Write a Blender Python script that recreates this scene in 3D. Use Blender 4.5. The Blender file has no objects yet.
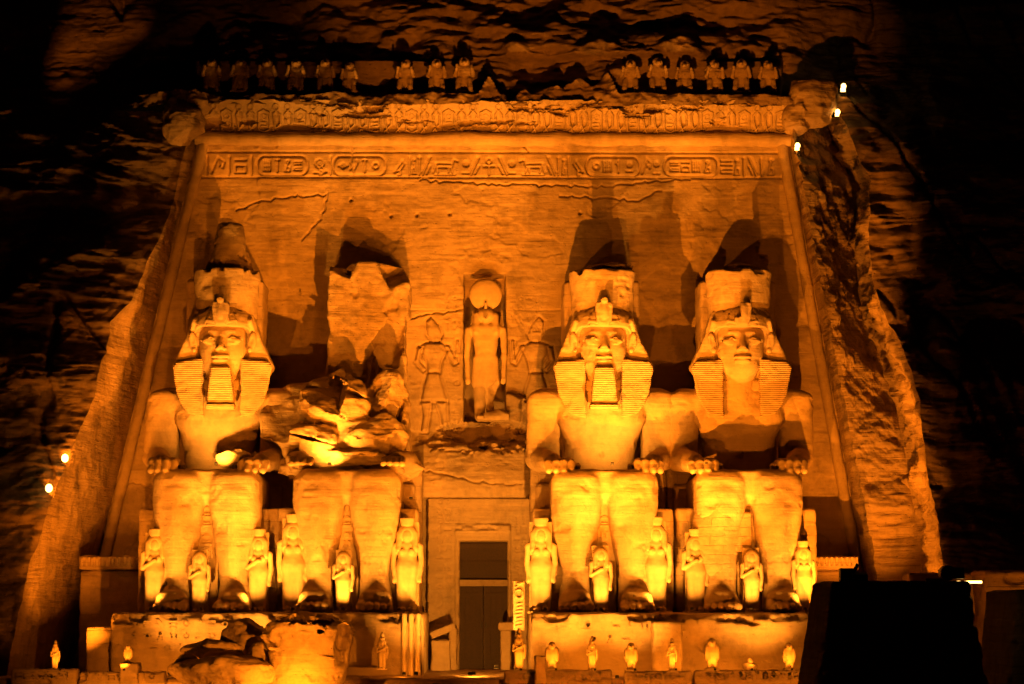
import bpy, math, random
import numpy as np
from mathutils import Vector, Matrix
R = math.radians
SC = bpy.context.scene
# ------------------------------------------------------------------ camera, night sky, exposure
FPX = 2438.0; PITCH = R(6.16); YAW = R(-0.68); CAM = Vector((0.0, -120.0, 3.5))
cd = bpy.data.cameras.new('camera'); cam = bpy.data.objects.new('camera', cd)
SC.collection.objects.link(cam); cam.location = CAM; cam.rotation_euler = (math.pi/2 + PITCH, 0, YAW)
cd.sensor_width = 36; cd.lens = FPX/1024*36; cd.clip_end = 2000; cd.clip_start = 0.5
SC.camera = cam
W = bpy.data.worlds.new('World'); SC.world = W; W.use_nodes = True
bg = W.node_tree.nodes['Background']; bg.inputs[0].default_value = (0.30, 0.09, 0.012, 1); bg.inputs[1].default_value = 0.004
SC.view_settings.view_transform = 'Standard'; SC.view_settings.look = 'None'
SC.view_settings.exposure = 0.12; SC.view_settings.gamma = 1
try:
    SC.cycles.use_denoising = True; SC.cycles.max_bounces = 5; SC.cycles.diffuse_bounces = 3
    SC.cycles.sample_clamp_indirect = 3
except Exception: pass
SODIUM = (1.0, 0.25, 0.009)
GOLD = (1.0, 0.34, 0.028)
GAIN = 1.0
# lamp table: name, position, aim, watts, cone degrees, blend, lamp radius, beam mask outline
# (outline: points on the rock face that limit the beam, or None)

# ------------------------------------------------------------------ projection helpers
RM = Matrix.Rotation(YAW, 3, 'Z') @ Matrix.Rotation(math.pi/2 + PITCH, 3, 'X')
def P(px, py, Y):
    d = RM @ Vector(((px-512)/FPX, (342-py)/FPX, -1)); t = (Y-CAM.y)/d.y
    return CAM + d*t
FS = 0.07                       # backward lean of the facade
def yc(z): return -12 + 0.5*z   # mean plane of the natural rock slope
def ys(z): return -5 + 0.215*z  # edge of the right pilaster
def hit(px, py, fn):
    Y = 0.0
    for _ in range(30):
        p = P(px, py, Y); Y = 0.5*Y + 0.5*fn(p.z)
    return P(px, py, Y)
def FX(px, py): p = hit(px, py, lambda z: FS*z); return (p.x, p.z)
def curve(pts, fn):             # x as a function of z
    q = sorted(((hit(a, b, fn).z, hit(a, b, fn).x) for a, b in pts))
    zs = [a for a, _ in q]; xs = [b for _, b in q]
    def f(z):
        z = np.asarray(z, float); r = np.interp(z, zs, xs)
        s0 = (xs[1]-xs[0])/(zs[1]-zs[0]); s1 = (xs[-1]-xs[-2])/(zs[-1]-zs[-2])
        return np.where(z < zs[0], xs[0]+(z-zs[0])*s0, np.where(z > zs[-1], xs[-1]+(z-zs[-1])*s1, r))
    return f
XL = curve([(196, 147), (100, 550)], lambda z: FS*z)
XR = curve([(789, 147), (866, 580)], lambda z: FS*z)
XLE = curve([(186, 140), (178, 165), (160, 230), (146, 262), (131, 300), (110, 322), (106, 350), (96, 395), (80, 430), (62, 480), (34, 560), (22, 610), (6, 682)], yc)
XRS = curve([(796, 147), (812, 230), (838, 370), (858, 470), (878, 580)], ys)
XRE = curve([(838, 100), (856, 150), (872, 180), (868, 230), (872, 270), (878, 310), (896, 350), (912, 400), (922, 450), (930, 500), (938, 560), (945, 600)], yc)

# ------------------------------------------------------------------ numpy noise
def _h(i, j, k, s):
    n = (i.astype(np.int64)*374761393 + j.astype(np.int64)*668265263 + k.astype(np.int64)*2147483647 + s*974711) & 0xffffffff
    n = ((n ^ (n >> 13))*1274126177) & 0xffffffff
    n = ((n ^ (n >> 16))*2246822519) & 0xffffffff
    return ((n ^ (n >> 15)) & 0xffffff)/float(0xffffff)*2-1
def noise(x, y, z=None, s=0):
    x = np.asarray(x, float); y = np.asarray(y, float)
    z = np.zeros_like(x) if z is None else np.asarray(z, float)
    i, j, k = np.floor(x), np.floor(y), np.floor(z); a, b, c = x-i, y-j, z-k
    a, b, c = a*a*(3-2*a), b*b*(3-2*b), c*c*(3-2*c)
    r = 0
    for di in (0, 1):
        for dj in (0, 1):
            for dk in (0, 1):
                if dk and not np.any(c): continue
                w = (a if di else 1-a)*(b if dj else 1-b)*(c if dk else 1-c)
                r = r + w*_h(i+di, j+dj, k+dk, s)
    return r
def fbm(x, y, z=None, s=0, o=4, g=0.5):
    r = 0; a = 1.0; f = 1.0
    for q in range(o):
        r = r + a*noise(x*f, y*f, None if z is None else z*f, s+q*17); a *= g; f *= 2.03
    return r

# ------------------------------------------------------------------ mesh helpers
def link(o): SC.collection.objects.link(o)
def raw_mesh(name, V, Fq, mat, smooth=True, parent=None):
    V = np.ascontiguousarray(V, np.float32); Fq = np.ascontiguousarray(Fq, np.int32)
    me = bpy.data.meshes.new(name)
    me.vertices.add(len(V)); me.vertices.foreach_set('co', V.ravel())
    n = Fq.shape[1]
    me.loops.add(Fq.size); me.loops.foreach_set('vertex_index', Fq.ravel())
    me.polygons.add(len(Fq)); me.polygons.foreach_set('loop_start', np.arange(0, Fq.size, n, dtype=np.int32))
    me.polygons.foreach_set('use_smooth', np.full(len(Fq), smooth, bool))
    me.update(calc_edges=True); me.validate()
    if mat: me.materials.append(mat)
    o = bpy.data.objects.new(name, me); link(o)
    if parent: o.parent = parent
    return o
def grid_mesh(name, X, Y, Z, mat, parent=None, smooth=True, flip=False):
    m, n = X.shape
    i = np.arange(m*n).reshape(m, n)
    q = np.stack([i[:-1, :-1], i[:-1, 1:], i[1:, 1:], i[1:, :-1]], -1).reshape(-1, 4)
    if flip: q = q[:, ::-1]
    return raw_mesh(name, np.stack([X, Y, Z], -1).reshape(-1, 3), q, mat, smooth, parent)
class MB:
    def __init__(s): s.v = []; s.f = []
    def box(s, c, h, rz=0, top=1.0, topy=None, jit=0.0, rx=0):
        topy = top if topy is None else topy; b = len(s.v); cr, sr = math.cos(rz), math.sin(rz); cx_, sx_ = math.cos(rx), math.sin(rx)
        for dz in (-1, 1):
            for dx, dy in ((-1, -1), (1, -1), (1, 1), (-1, 1)):
                x = dx*h[0]*(top if dz > 0 else 1)+random.uniform(-jit, jit); y = dy*h[1]*(topy if dz > 0 else 1)+random.uniform(-jit, jit); z = dz*h[2]+random.uniform(-jit, jit)
                y, z = y*cx_-z*sx_, y*sx_+z*cx_
                s.v.append((c[0]+x*cr-y*sr, c[1]+x*sr+y*cr, c[2]+z))
        for f in ((3, 2, 1, 0), (4, 5, 6, 7), (0, 1, 5, 4), (1, 2, 6, 5), (2, 3, 7, 6), (3, 0, 4, 7)): s.f.append(tuple(b+k for k in f))
        return s
    def cyl(s, a, b_, ra, rb=None, n=12):
        rb = ra if rb is None else rb; a = Vector(a); b_ = Vector(b_); d = (b_-a).normalized()
        u = d.orthogonal().normalized(); w = d.cross(u); b = len(s.v)
        for c, r in ((a, ra), (b_, rb)):
            for k in range(n):
                t = 2*math.pi*k/n; s.v.append(tuple(c+u*r*math.cos(t)+w*r*math.sin(t)))
        for k in range(n): s.f.append((b+k, b+(k+1) % n, b+n+(k+1) % n, b+n+k))
        s.f.append(tuple(b+k for k in range(n-1, -1, -1))); s.f.append(tuple(b+n+k for k in range(n)))
        return s
    def build(s, name, mat, parent=None, bevel=0.0, smooth=False):
        me = bpy.data.meshes.new(name); me.from_pydata([tuple(v) for v in s.v], [], s.f); me.update()
        me.materials.append(mat)
        if smooth: me.polygons.foreach_set('use_smooth', [True]*len(me.polygons))
        o = bpy.data.objects.new(name, me); link(o)
        if parent: o.parent = parent
        if bevel:
            m = o.modifiers.new('bevel', 'BEVEL'); m.width = bevel; m.segments = 2
        return o
def tag(o, label=None, cat=None, group=None, kind=None):
    if label: o['label'] = label
    if cat: o['category'] = cat
    if group: o['group'] = group
    if kind: o['kind'] = kind
    return o
def empty(name, loc=(0, 0, 0)):
    o = bpy.data.objects.new(name, None); link(o); o.location = loc; o.empty_display_size = 0.3; return o
def copy_tree(o, parent=None):
    c = o.copy(); link(c)
    if parent: c.parent = parent
    for ch in [k for k in SC.objects if k.parent == o]: copy_tree(ch, c)
    return c

# ------------------------------------------------------------------ signed distance volumes
class Vol:
    def __init__(s, lo, hi, h):
        s.lo = np.array(lo, float); s.h = h
        s.n = np.ceil((np.array(hi)-s.lo)/h).astype(int)+1; s.F = np.full(s.n, 50.0, np.float32)
    def _sl(s, lo, hi, m):
        a = np.clip(np.floor((np.array(lo)-m-s.lo)/s.h).astype(int), 0, s.n); b = np.clip(np.ceil((np.array(hi)+m-s.lo)/s.h).astype(int)+1, 0, s.n)
        if np.any(b <= a): return None
        ax = [s.lo[k]+s.h*np.arange(a[k], b[k]) for k in range(3)]
        return (slice(a[0], b[0]), slice(a[1], b[1]), slice(a[2], b[2])), np.meshgrid(*ax, indexing='ij', sparse=True)
    def add(s, pr, k=0.08):
        fn, lo, hi = pr; r = s._sl(lo, hi, k+2*s.h)
        if r is None: return s
        sl, g = r; d = fn(*g); a = s.F[sl]; e = np.maximum(k-np.abs(a-d), 0)/k; s.F[sl] = np.minimum(a, d)-e*e*k/4
        return s
    def sub(s, pr, k=0.08):
        fn, lo, hi = pr; r = s._sl(lo, hi, k+2*s.h)
        if r is None: return s
        sl, g = r; d = -fn(*g); a = s.F[sl]; e = np.maximum(k-np.abs(a-d), 0)/k; s.F[sl] = np.maximum(a, d)+e*e*k/4
        return s
    def both(s, pr, k=0.1):          # mirrored in x
        s.add(pr, k); fn, lo, hi = pr
        return s.add((lambda x, y, z: fn(-x, y, z), (-hi[0], lo[1], lo[2]), (-lo[0], hi[1], hi[2])), k)
    def bothsub(s, pr, k=0.1):
        s.sub(pr, k); fn, lo, hi = pr
        return s.sub((lambda x, y, z: fn(-x, y, z), (-hi[0], lo[1], lo[2]), (-lo[0], hi[1], hi[2])), k)
    def mesh(s):
        F = s.F; F[0] = F[-1] = 50; F[:, 0] = F[:, -1] = 50; F[:, :, 0] = F[:, :, -1] = 50
        S = F < 0; m = s.n-1
        cnt = np.zeros(m, np.float32); acc = [np.zeros(m, np.float32) for _ in range(3)]
        def sl(d, w): return tuple(slice(w[k], w[k]+m[k]) for k in range(3))
        for ax in range(3):
            o1, o2 = [k for k in range(3) if k != ax]
            for p in (0, 1):
                for q in (0, 1):
                    a = [0, 0, 0]; a[o1] = p; a[o2] = q; b = list(a); b[ax] = 1
                    fa, fb = F[sl(0, a)], F[sl(0, b)]; cr = (fa < 0) != (fb < 0)
                    t = np.where(cr, fa/np.where(cr, fa-fb, 1), 0); t = np.clip(t, 0.02, 0.98)
                    cnt += cr; acc[ax] += np.where(cr, t, 0); acc[o1] += cr*p; acc[o2] += cr*q
        act = cnt > 0; idx = np.full(m, -1, np.int64); idx[act] = np.arange(act.sum())
        c = np.argwhere(act); w = cnt[act]
        V = np.stack([(c[:, k]+acc[k][act]/w)*s.h+s.lo[k] for k in range(3)], 1)
        Q = []
        for ax in range(3):
            o1, o2 = [(1, 2), (2, 0), (0, 1)][ax]
            a = [slice(None)]*3; b = [slice(None)]*3; a[ax] = slice(0, -1); b[ax] = slice(1, None)
            sa, sb = S[tuple(a)], S[tuple(b)]; e = np.argwhere(sa != sb)
            e = e[(e[:, o1] > 0) & (e[:, o2] > 0) & (e[:, o1] < m[o1]) & (e[:, o2] < m[o2])]
            ins = sa[e[:, 0], e[:, 1], e[:, 2]]
            def id_(d1, d2):
                f = e.copy(); f[:, o1] += d1; f[:, o2] += d2; return idx[f[:, 0], f[:, 1], f[:, 2]]
            q = np.stack([id_(-1, -1), id_(0, -1), id_(0, 0), id_(-1, 0)], 1)
            q[~ins] = q[~ins][:, ::-1]; Q.append(q)
        return V, np.concatenate(Q)
    def build(s, name, mat, parent=None, rough=0.02, rs=2.5, seed=1, pits=0.0, post=None):
        V, Q = s.mesh()
        # normals
        a = V[Q[:, 2]]-V[Q[:, 0]]; b = V[Q[:, 3]]-V[Q[:, 1]]; fn = np.cross(a, b); N = np.zeros_like(V)
        for k in range(4): np.add.at(N, Q[:, k], fn)
        N /= np.linalg.norm(N, axis=1, keepdims=True)+1e-9
        d = rough*fbm(V[:, 0]*rs, V[:, 1]*rs, V[:, 2]*rs*1.4, seed, 3)
        if pits:
            e = fbm(V[:, 0]*1.1, V[:, 1]*1.1, V[:, 2]*1.6, seed+50, 3); d -= pits*np.clip(e-0.55, 0, 0.25)*4
        V = V+N*d[:, None]
        if post is not None: V = post(V, N)
        return raw_mesh(name, V, Q, mat, True, parent)
def ell(c, r, rx=0, rz=0, ry=0):
    c = np.array(c, float); r = np.array(r, float); M = np.array((Matrix.Rotation(rz, 3, 'Z') @ Matrix.Rotation(ry, 3, 'Y') @ Matrix.Rotation(rx, 3, 'X')).transposed())
    def f(x, y, z):
        x = x-c[0]; y = y-c[1]; z = z-c[2]
        if rx or rz or ry: x, y, z = (M[k, 0]*x+M[k, 1]*y+M[k, 2]*z for k in range(3))
        k0 = np.sqrt((x/r[0])**2+(y/r[1])**2+(z/r[2])**2); k1 = np.sqrt((x/r[0]**2)**2+(y/r[1]**2)**2+(z/r[2]**2)**2)+1e-6
        return k0*(k0-1)/k1
    R_ = r if not (rx or rz or ry) else np.full(3, r.max())
    return f, c-R_, c+R_
def cap(a, b, ra, rb=None, sq=None):
    rb = ra if rb is None else rb; a = np.array(a, float); b = np.array(b, float); d = b-a; L = d@d+1e-9; sc = sq or (1, 1, 1)
    def f(x, y, z):
        t = np.clip(((x-a[0])*d[0]+(y-a[1])*d[1]+(z-a[2])*d[2])/L, 0, 1)
        return (np.sqrt(((x-a[0]-t*d[0])*sc[0])**2+((y-a[1]-t*d[1])*sc[1])**2+((z-a[2]-t*d[2])*sc[2])**2)-(ra+t*(rb-ra)))/max(1, max(sc))
    m = max(ra, rb)/min(sc); return f, np.minimum(a, b)-m, np.maximum(a, b)+m
def bx(c, h, r=0.1, rx=0, ry=0, rz=0, tx=0.0, ty=0.0):   # tx, ty: change of half-width per metre up
    c = np.array(c, float); h = np.array(h, float); rot = rx or ry or rz
    M = np.array((Matrix.Rotation(rz, 3, 'Z') @ Matrix.Rotation(ry, 3, 'Y') @ Matrix.Rotation(rx, 3, 'X')).transposed())
    def f(x, y, z):
        x = x-c[0]; y = y-c[1]; z = z-c[2]
        if rot: x, y, z = (M[k, 0]*x+M[k, 1]*y+M[k, 2]*z for k in range(3))
        qx = np.abs(x)-(h[0]-r+tx*z); qy = np.abs(y)-(h[1]-r+ty*z); qz = np.abs(z)-(h[2]-r)
        return np.sqrt(np.maximum(qx, 0)**2+np.maximum(qy, 0)**2+np.maximum(qz, 0)**2)+np.minimum(np.maximum(np.maximum(qx, qy), qz), 0)-r
    e = h+np.array([abs(tx)*h[2], abs(ty)*h[2], 0]); e = e if not rot else np.full(3, np.linalg.norm(e))
    return f, c-e, c+e
def ecyl(c, z0, z1, r0, r1, q=1.0, r=0.1):               # upright elliptic cylinder, q = depth ratio
    def f(x, y, z):
        t = (z-z0)/(z1-z0); rr = r0+(r1-r0)*t
        d1 = np.sqrt((x-c[0])**2+((y-c[1])/q)**2)-rr+r; d2 = np.abs(z-(z0+z1)/2)-(z1-z0)/2+r
        return np.minimum(np.maximum(d1, d2), 0)+np.sqrt(np.maximum(d1, 0)**2+np.maximum(d2, 0)**2)-r
    m = max(r0, r1)*max(1, q); return f, (c[0]-m, c[1]-m, z0), (c[0]+m, c[1]+m, z1)
def sdpoly(x, z, pts):
    d = None; s = None; n = len(pts)
    for i in range(n):
        ax_, az = pts[i]; bx_, bz = pts[i-1]; ex, ez = bx_-ax_, bz-az; wx = x-ax_; wz = z-az
        t = np.clip((wx*ex+wz*ez)/(ex*ex+ez*ez+1e-12), 0, 1); q = (wx-ex*t)**2+(wz-ez*t)**2
        c1 = z >= az; c2 = z < bz; c3 = ex*wz > ez*wx; fl = np.where((c1 & c2 & c3) | (~c1 & ~c2 & ~c3), -1.0, 1.0)
        d = q if d is None else np.minimum(d, q); s = fl if s is None else s*fl
    return s*np.sqrt(d)
def slab(pts, y0, y1, r=0.08, sh=0.0):                    # outline in x-z, thickness y0..y1, sheared by sh per metre up
    def f(x, y, z):
        a = sdpoly(x+0*z, z+0*x, pts)+r; b = np.abs(y-sh*z-(y0+y1)/2)-(y1-y0)/2+r
        return np.minimum(np.maximum(a, b), 0)+np.sqrt(np.maximum(a, 0)**2+np.maximum(b, 0)**2)-r
    xs = [p[0] for p in pts]; zs = [p[1] for p in pts]; e = [sh*min(zs), sh*max(zs)]
    return f, (min(xs), y0+min(e), min(zs)), (max(xs), y1+max(e), max(zs))
def rock(c, r, seed, n=13, rough=0.12, fr=1.0):
    rg = np.random.RandomState(seed); c = np.array(c, float); r = np.array(r, float)
    nn = rg.normal(size=(n, 3)); nn /= np.linalg.norm(nn, axis=1, keepdims=True); dd = rg.uniform(0.72, 1.0, n)
    def f(x, y, z):
        X = (x-c[0])/r[0]; Y = (y-c[1])/r[1]; Z = (z-c[2])/r[2]; m = np.sqrt(X*X+Y*Y+Z*Z)-1.12
        for v, d in zip(nn, dd): m = np.maximum(m, v[0]*X+v[1]*Y+v[2]*Z-d)
        xx, yy, zz = np.broadcast_arrays(x, y, z)
        return m*r.min()+rough*fbm(xx*fr, yy*fr, zz*fr*1.6, seed, 4, 0.55)
    return f, c-r*1.15, c+r*1.15

# ------------------------------------------------------------------ materials
def mat_stone(name, col, var=0.25, bump=0.5, scale=1.0, strata=0.0, courses=None, stripes=None, pit=0.4, dark=0.5):
    m = bpy.data.materials.new(name); m.use_nodes = True; nt = m.node_tree; N = nt.nodes; L = nt.links
    b = N['Principled BSDF']; b.inputs['Roughness'].default_value = 0.93; b.inputs['Specular IOR Level'].default_value = 0.15
    tc = N.new('ShaderNodeTexCoord'); geo = N.new('ShaderNodeNewGeometry'); co = geo.outputs['Position']
    def nz(s, d=5, rough=0.6, vec=None):
        n = N.new('ShaderNodeTexNoise'); n.inputs['Scale'].default_value = s; n.inputs['Detail'].default_value = d; n.inputs['Roughness'].default_value = rough
        L.new(vec or co, n.inputs['Vector']); return n.outputs['Fac']
    def mp(sx, sy, sz):
        q = N.new('ShaderNodeMapping'); q.inputs['Scale'].default_value = (sx, sy, sz); L.new(co, q.inputs['Vector']); return q.outputs['Vector']
    def mth(op, a, b_=None, c=None):
        q = N.new('ShaderNodeMath'); q.operation = op
        for k, v in enumerate((a, b_, c)):
            if v is None: continue
            if isinstance(v, (int, float)): q.inputs[k].default_value = v
            else: L.new(v, q.inputs[k])
        return q.outputs[0]
    f1 = nz(0.35*scale, 6); f2 = nz(3.0*scale, 6, 0.65)
    f3 = nz(1.0, 5, 0.6, mp(0.25, 0.25, 3.2*scale))
    mix = mth('ADD', mth('MULTIPLY', f1, 0.45), mth('ADD', mth('MULTIPLY', f2, 0.3), mth('MULTIPLY', f3, 0.25)))
    cr = N.new('ShaderNodeValToRGB'); L.new(mix, cr.inputs[0])
    e = cr.color_ramp.elements; e[0].position = 0.34; e[1].position = 0.66
    e[0].color = tuple(c*(1-var) for c in col)+(1,); e[1].color = tuple(min(1, c*(1+var)) for c in col)+(1,)
    colr = cr.outputs[0]
    # stains: darker weathered patches
    st = N.new('ShaderNodeValToRGB'); L.new(nz(0.8*scale, 7, 0.7, mp(1, 1, 0.6)), st.inputs[0])
    st.color_ramp.elements[0].position = 0.36; st.color_ramp.elements[1].position = 0.5
    st.color_ramp.elements[0].color = (1-dark*0.55,)*3+(1,); st.color_ramp.elements[1].color = (1, 1, 1, 1)
    mm = N.new('ShaderNodeMix'); mm.data_type = 'RGBA'; mm.blend_type = 'MULTIPLY'; mm.inputs[0].default_value = 1
    L.new(colr, mm.inputs[6]); L.new(st.outputs[0], mm.inputs[7]); colr = mm.outputs[2]
    L.new(colr, b.inputs['Base Color'])
    hgt = mth('ADD', mth('MULTIPLY', nz(1.3*scale, 8, 0.7), 0.10), mth('MULTIPLY', nz(9*scale, 5, 0.7), 0.022))
    pn = N.new('ShaderNodeTexVoronoi'); pn.inputs['Scale'].default_value = 3.3*scale; L.new(co, pn.inputs['Vector'])
    pits = mth('MULTIPLY', mth('MINIMUM', mth('SUBTRACT', pn.outputs['Distance'], 0.16), 0.0), pit)
    hgt = mth('ADD', hgt, pits)
    hgt = mth('ADD', hgt, mth('MULTIPLY', nz(1.0, 6, 0.65, mp(0.35, 0.35, 4.5)), 0.06+strata))
    if stripes:
        w = N.new('ShaderNodeTexWave'); w.wave_type = 'BANDS'; w.bands_direction = 'Z'; w.inputs['Scale'].default_value = stripes; w.inputs['Distortion'].default_value = 1.6; w.inputs['Detail'].default_value = 3; w.inputs['Detail Scale'].default_value = .6
        L.new(co, w.inputs['Vector']); hgt = mth('ADD', hgt, mth('MULTIPLY', w.outputs['Fac'], 0.06))
    if courses:
        sx, sz = courses; br = N.new('ShaderNodeTexBrick'); q = N.new('ShaderNodeSeparateXYZ'); L.new(co, q.inputs[0])
        cb = N.new('ShaderNodeCombineXYZ'); L.new(mth('ADD', q.outputs[0], mth('MULTIPLY', q.outputs[1], 0.7)), cb.inputs[0]); L.new(q.outputs[2], cb.inputs[1])
        dist = N.new('ShaderNodeVectorMath'); dist.operation = 'ADD'; L.new(cb.outputs[0], dist.inputs[0])
        nn = N.new('ShaderNodeTexNoise'); nn.inputs['Scale'].default_value = 2; L.new(co, nn.inputs['Vector'])
        vs = N.new('ShaderNodeVectorMath'); vs.operation = 'SCALE'; L.new(nn.outputs['Color'], vs.inputs[0]); vs.inputs['Scale'].default_value = 0.12
        L.new(vs.outputs[0], dist.inputs[1]); L.new(dist.outputs[0], br.inputs['Vector'])
        br.inputs['Scale'].default_value = 1; br.inputs['Brick Width'].default_value = sx; br.inputs['Row Height'].default_value = sz; br.inputs['Mortar Size'].default_value = 0.03; br.inputs['Mortar Smooth'].default_value = 0.4
        hgt = mth('SUBTRACT', hgt, mth('MULTIPLY', br.outputs['Fac'], 0.09))
    bp = N.new('ShaderNodeBump'); bp.inputs['Strength'].default_value = bump; bp.inputs['Distance'].default_value = 1.0
    L.new(hgt, bp.inputs['Height']); L.new(bp.outputs[0], b.inputs['Normal'])
    return m
def mat_plain(name, col, rough=0.6, metal=0.0, emit=None, es=0):
    m = bpy.data.materials.new(name); m.use_nodes = True; nt = m.node_tree; b = nt.nodes['Principled BSDF']
    b.inputs['Roughness'].default_value = rough; b.inputs['Metallic'].default_value = metal
    n = nt.nodes.new('ShaderNodeTexNoise'); n.inputs['Scale'].default_value = 14; n.inputs['Detail'].default_value = 5
    g = nt.nodes.new('ShaderNodeNewGeometry'); nt.links.new(g.outputs['Position'], n.inputs['Vector'])
    r = nt.nodes.new('ShaderNodeValToRGB'); nt.links.new(n.outputs['Fac'], r.inputs[0])
    r.color_ramp.elements[0].position = .3; r.color_ramp.elements[1].position = .7
    r.color_ramp.elements[0].color = tuple(c*.7 for c in col)+(1,); r.color_ramp.elements[1].color = tuple(min(1, c*1.2) for c in col)+(1,)
    nt.links.new(r.outputs[0], b.inputs['Base Color'])
    if emit: b.inputs['Emission Color'].default_value = emit+(1,); b.inputs['Emission Strength'].default_value = es
    return m
SAND = (0.43, 0.32, 0.20)
M_fac = mat_stone('sandstone_facade', SAND, 0.22, 0.55, 1.0, 0.05)
M_sta = mat_stone('sandstone_statue', (0.46, 0.34, 0.21), 0.18, 0.6, 1.3, 0.04, pit=0.35, dark=0.35)
M_neme = mat_stone('sandstone_pleated', (0.46, 0.34, 0.21), 0.16, 0.55, 1.3, 0.0, stripes=3.3, pit=0.25, dark=0.3)
M_beard = mat_stone('sandstone_plaited', (0.46, 0.34, 0.21), 0.16, 0.5, 1.3, 0.0, stripes=3.6, pit=0.3, dark=0.3)
M_fig = mat_stone('sandstone_figure', (0.48, 0.36, 0.22), 0.14, 0.25, 2.5, 0.0, pit=0.1, dark=0.2)
M_mason = mat_stone('sandstone_patched', (0.45, 0.33, 0.2), 0.2, 0.7, 1.2, 0.0, courses=(1.15, 0.42), pit=0.2, dark=0.3)
M_block = mat_stone('sandstone_blocks', (0.43, 0.31, 0.19), 0.2, 0.6, 1.3, 0.03, courses=(1.7, 0.62), dark=0.4)
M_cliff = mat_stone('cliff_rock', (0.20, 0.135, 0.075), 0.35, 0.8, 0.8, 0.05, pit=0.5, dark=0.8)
M_cut = mat_stone('cut_rock', (0.38, 0.27, 0.16), 0.28, 0.9, 1.0, 0.12, pit=0.5, dark=0.6)
M_rubble = mat_stone('broken_sandstone', (0.42, 0.31, 0.19), 0.25, 0.8, 1.2, 0.06, pit=0.5, dark=0.5)
M_sandg = mat_stone('desert_sand', (0.38, 0.28, 0.17), 0.12, 0.3, 1.0, 0.0)
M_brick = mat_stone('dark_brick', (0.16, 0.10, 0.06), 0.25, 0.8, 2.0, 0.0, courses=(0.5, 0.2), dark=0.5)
M_wood = mat_plain('weathered_wood', (0.045, 0.022, 0.012), 0.7)
M_metal = mat_plain('dark_lamp_metal', (0.04, 0.035, 0.03), 0.5, 0.3)
M_lens = mat_plain('lamp_lens', (0.9, 0.6, 0.2), 0.3, 0, (1.0, 0.55, 0.12), 9)
# ------------------------------------------------------------------ floodlights
def outline(pts): return [hit(a, b, yc) if isinstance((a, b), tuple) else a for a, b in pts]
def floodlight(loc, aim, watts, cone=90, blend=0.6, rad=0.04, shut=None, label=None, group=None, size=0.35, lens=False, bulb=0, col=SODIUM, cat='floodlight'):
    loc = Vector(loc); aim = Vector(aim); d = (aim-loc).normalized(); root = empty('floodlight', (0, 0, 0))
    root.location = (loc.x, loc.y, loc.z)
    q = d.to_track_quat('-Z', 'Y'); s = size
    # housing: open-fronted box behind the lamp
    u = q @ Vector((1, 0, 0)); v = q @ Vector((0, 1, 0))
    hb = MB()
    def quadbox(c, hu, hv, hd):
        b = len(hb.v)
        for e in (-1, 1):
            for a1, a2 in ((-1, -1), (1, -1), (1, 1), (-1, 1)): hb.v.append(tuple(c+u*hu*a1+v*hv*a2+d*hd*e))
        for f in ((3, 2, 1, 0), (4, 5, 6, 7), (0, 1, 5, 4), (1, 2, 6, 5), (2, 3, 7, 6), (3, 0, 4, 7)): hb.f.append(tuple(b+k for k in f))
    quadbox(-d*s*0.30, s*0.5, s*0.4, s*0.22)
    hb.build('housing', M_metal, root)
    yk = MB(); yk.box((0, 0, -s*0.85), (s*0.4, s*0.3, s*0.05)); yk.box((-s*0.55, 0, -s*0.42), (s*0.03, s*0.08, s*0.42)); yk.box((s*0.55, 0, -s*0.42), (s*0.03, s*0.08, s*0.42)); yk.build('bracket', M_metal, root)
    if lens:
        hb = MB(); quadbox(-d*s*0.06, s*0.42, s*0.32, s*0.015); hb.build('lens', M_lens, root)
    if bulb:
        v_ = Vol((-.4, -.4, -.4), (.4, .4, .4), .03); v_.add(ell((0, 0, 0), (bulb, bulb, bulb*1.2)), .02); b_ = v_.build('bulb', M_lens, root, .0); b_.location = (0, -bulb*1.7, size*.5)
    ld = bpy.data.lights.new('lamp', 'SPOT'); ld.energy = watts*GAIN; ld.color = col; ld.spot_size = R(cone); ld.spot_blend = blend; ld.shadow_soft_size = rad
    lo = bpy.data.objects.new('lamp', ld); link(lo); lo.parent = root; lo.location = d*s*0.05; lo.rotation_mode = 'QUATERNION'; lo.rotation_quaternion = q
    if shut:
        # unseen plate added to shape the beam: blocks light outside the given outline
        D = 0.42; pts = []; o = loc+d*s*0.05
        for w in shut:
            r = Vector(w)-o; t = D/r.dot(d); pts.append(r*t+d*s*0.05)
        pts = [a.lerp(b, k/6) for a, b in zip(pts, pts[1:]+pts[:1]) for k in range(6)]
        c = d*(D+s*0.05); vv = [tuple(p) for p in pts]; n = len(pts)
        RR = D*math.tan(R(cone/2))*1.12
        for p in pts: vv.append(tuple(c+(p-c)*max(2.0, RR/(p-c).length)))
        me = bpy.data.meshes.new('added_beam_mask'); me.from_pydata(vv, [], [(k, (k+1) % n, n+(k+1) % n, n+k) for k in range(n)]); me.materials.append(M_metal)
        so = bpy.data.objects.new('added_beam_mask', me); link(so); so.parent = root
        m = so.modifiers.new('thick', 'SOLIDIFY'); m.thickness = 0.004
    tag(root, label, cat, group)
    return root
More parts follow.
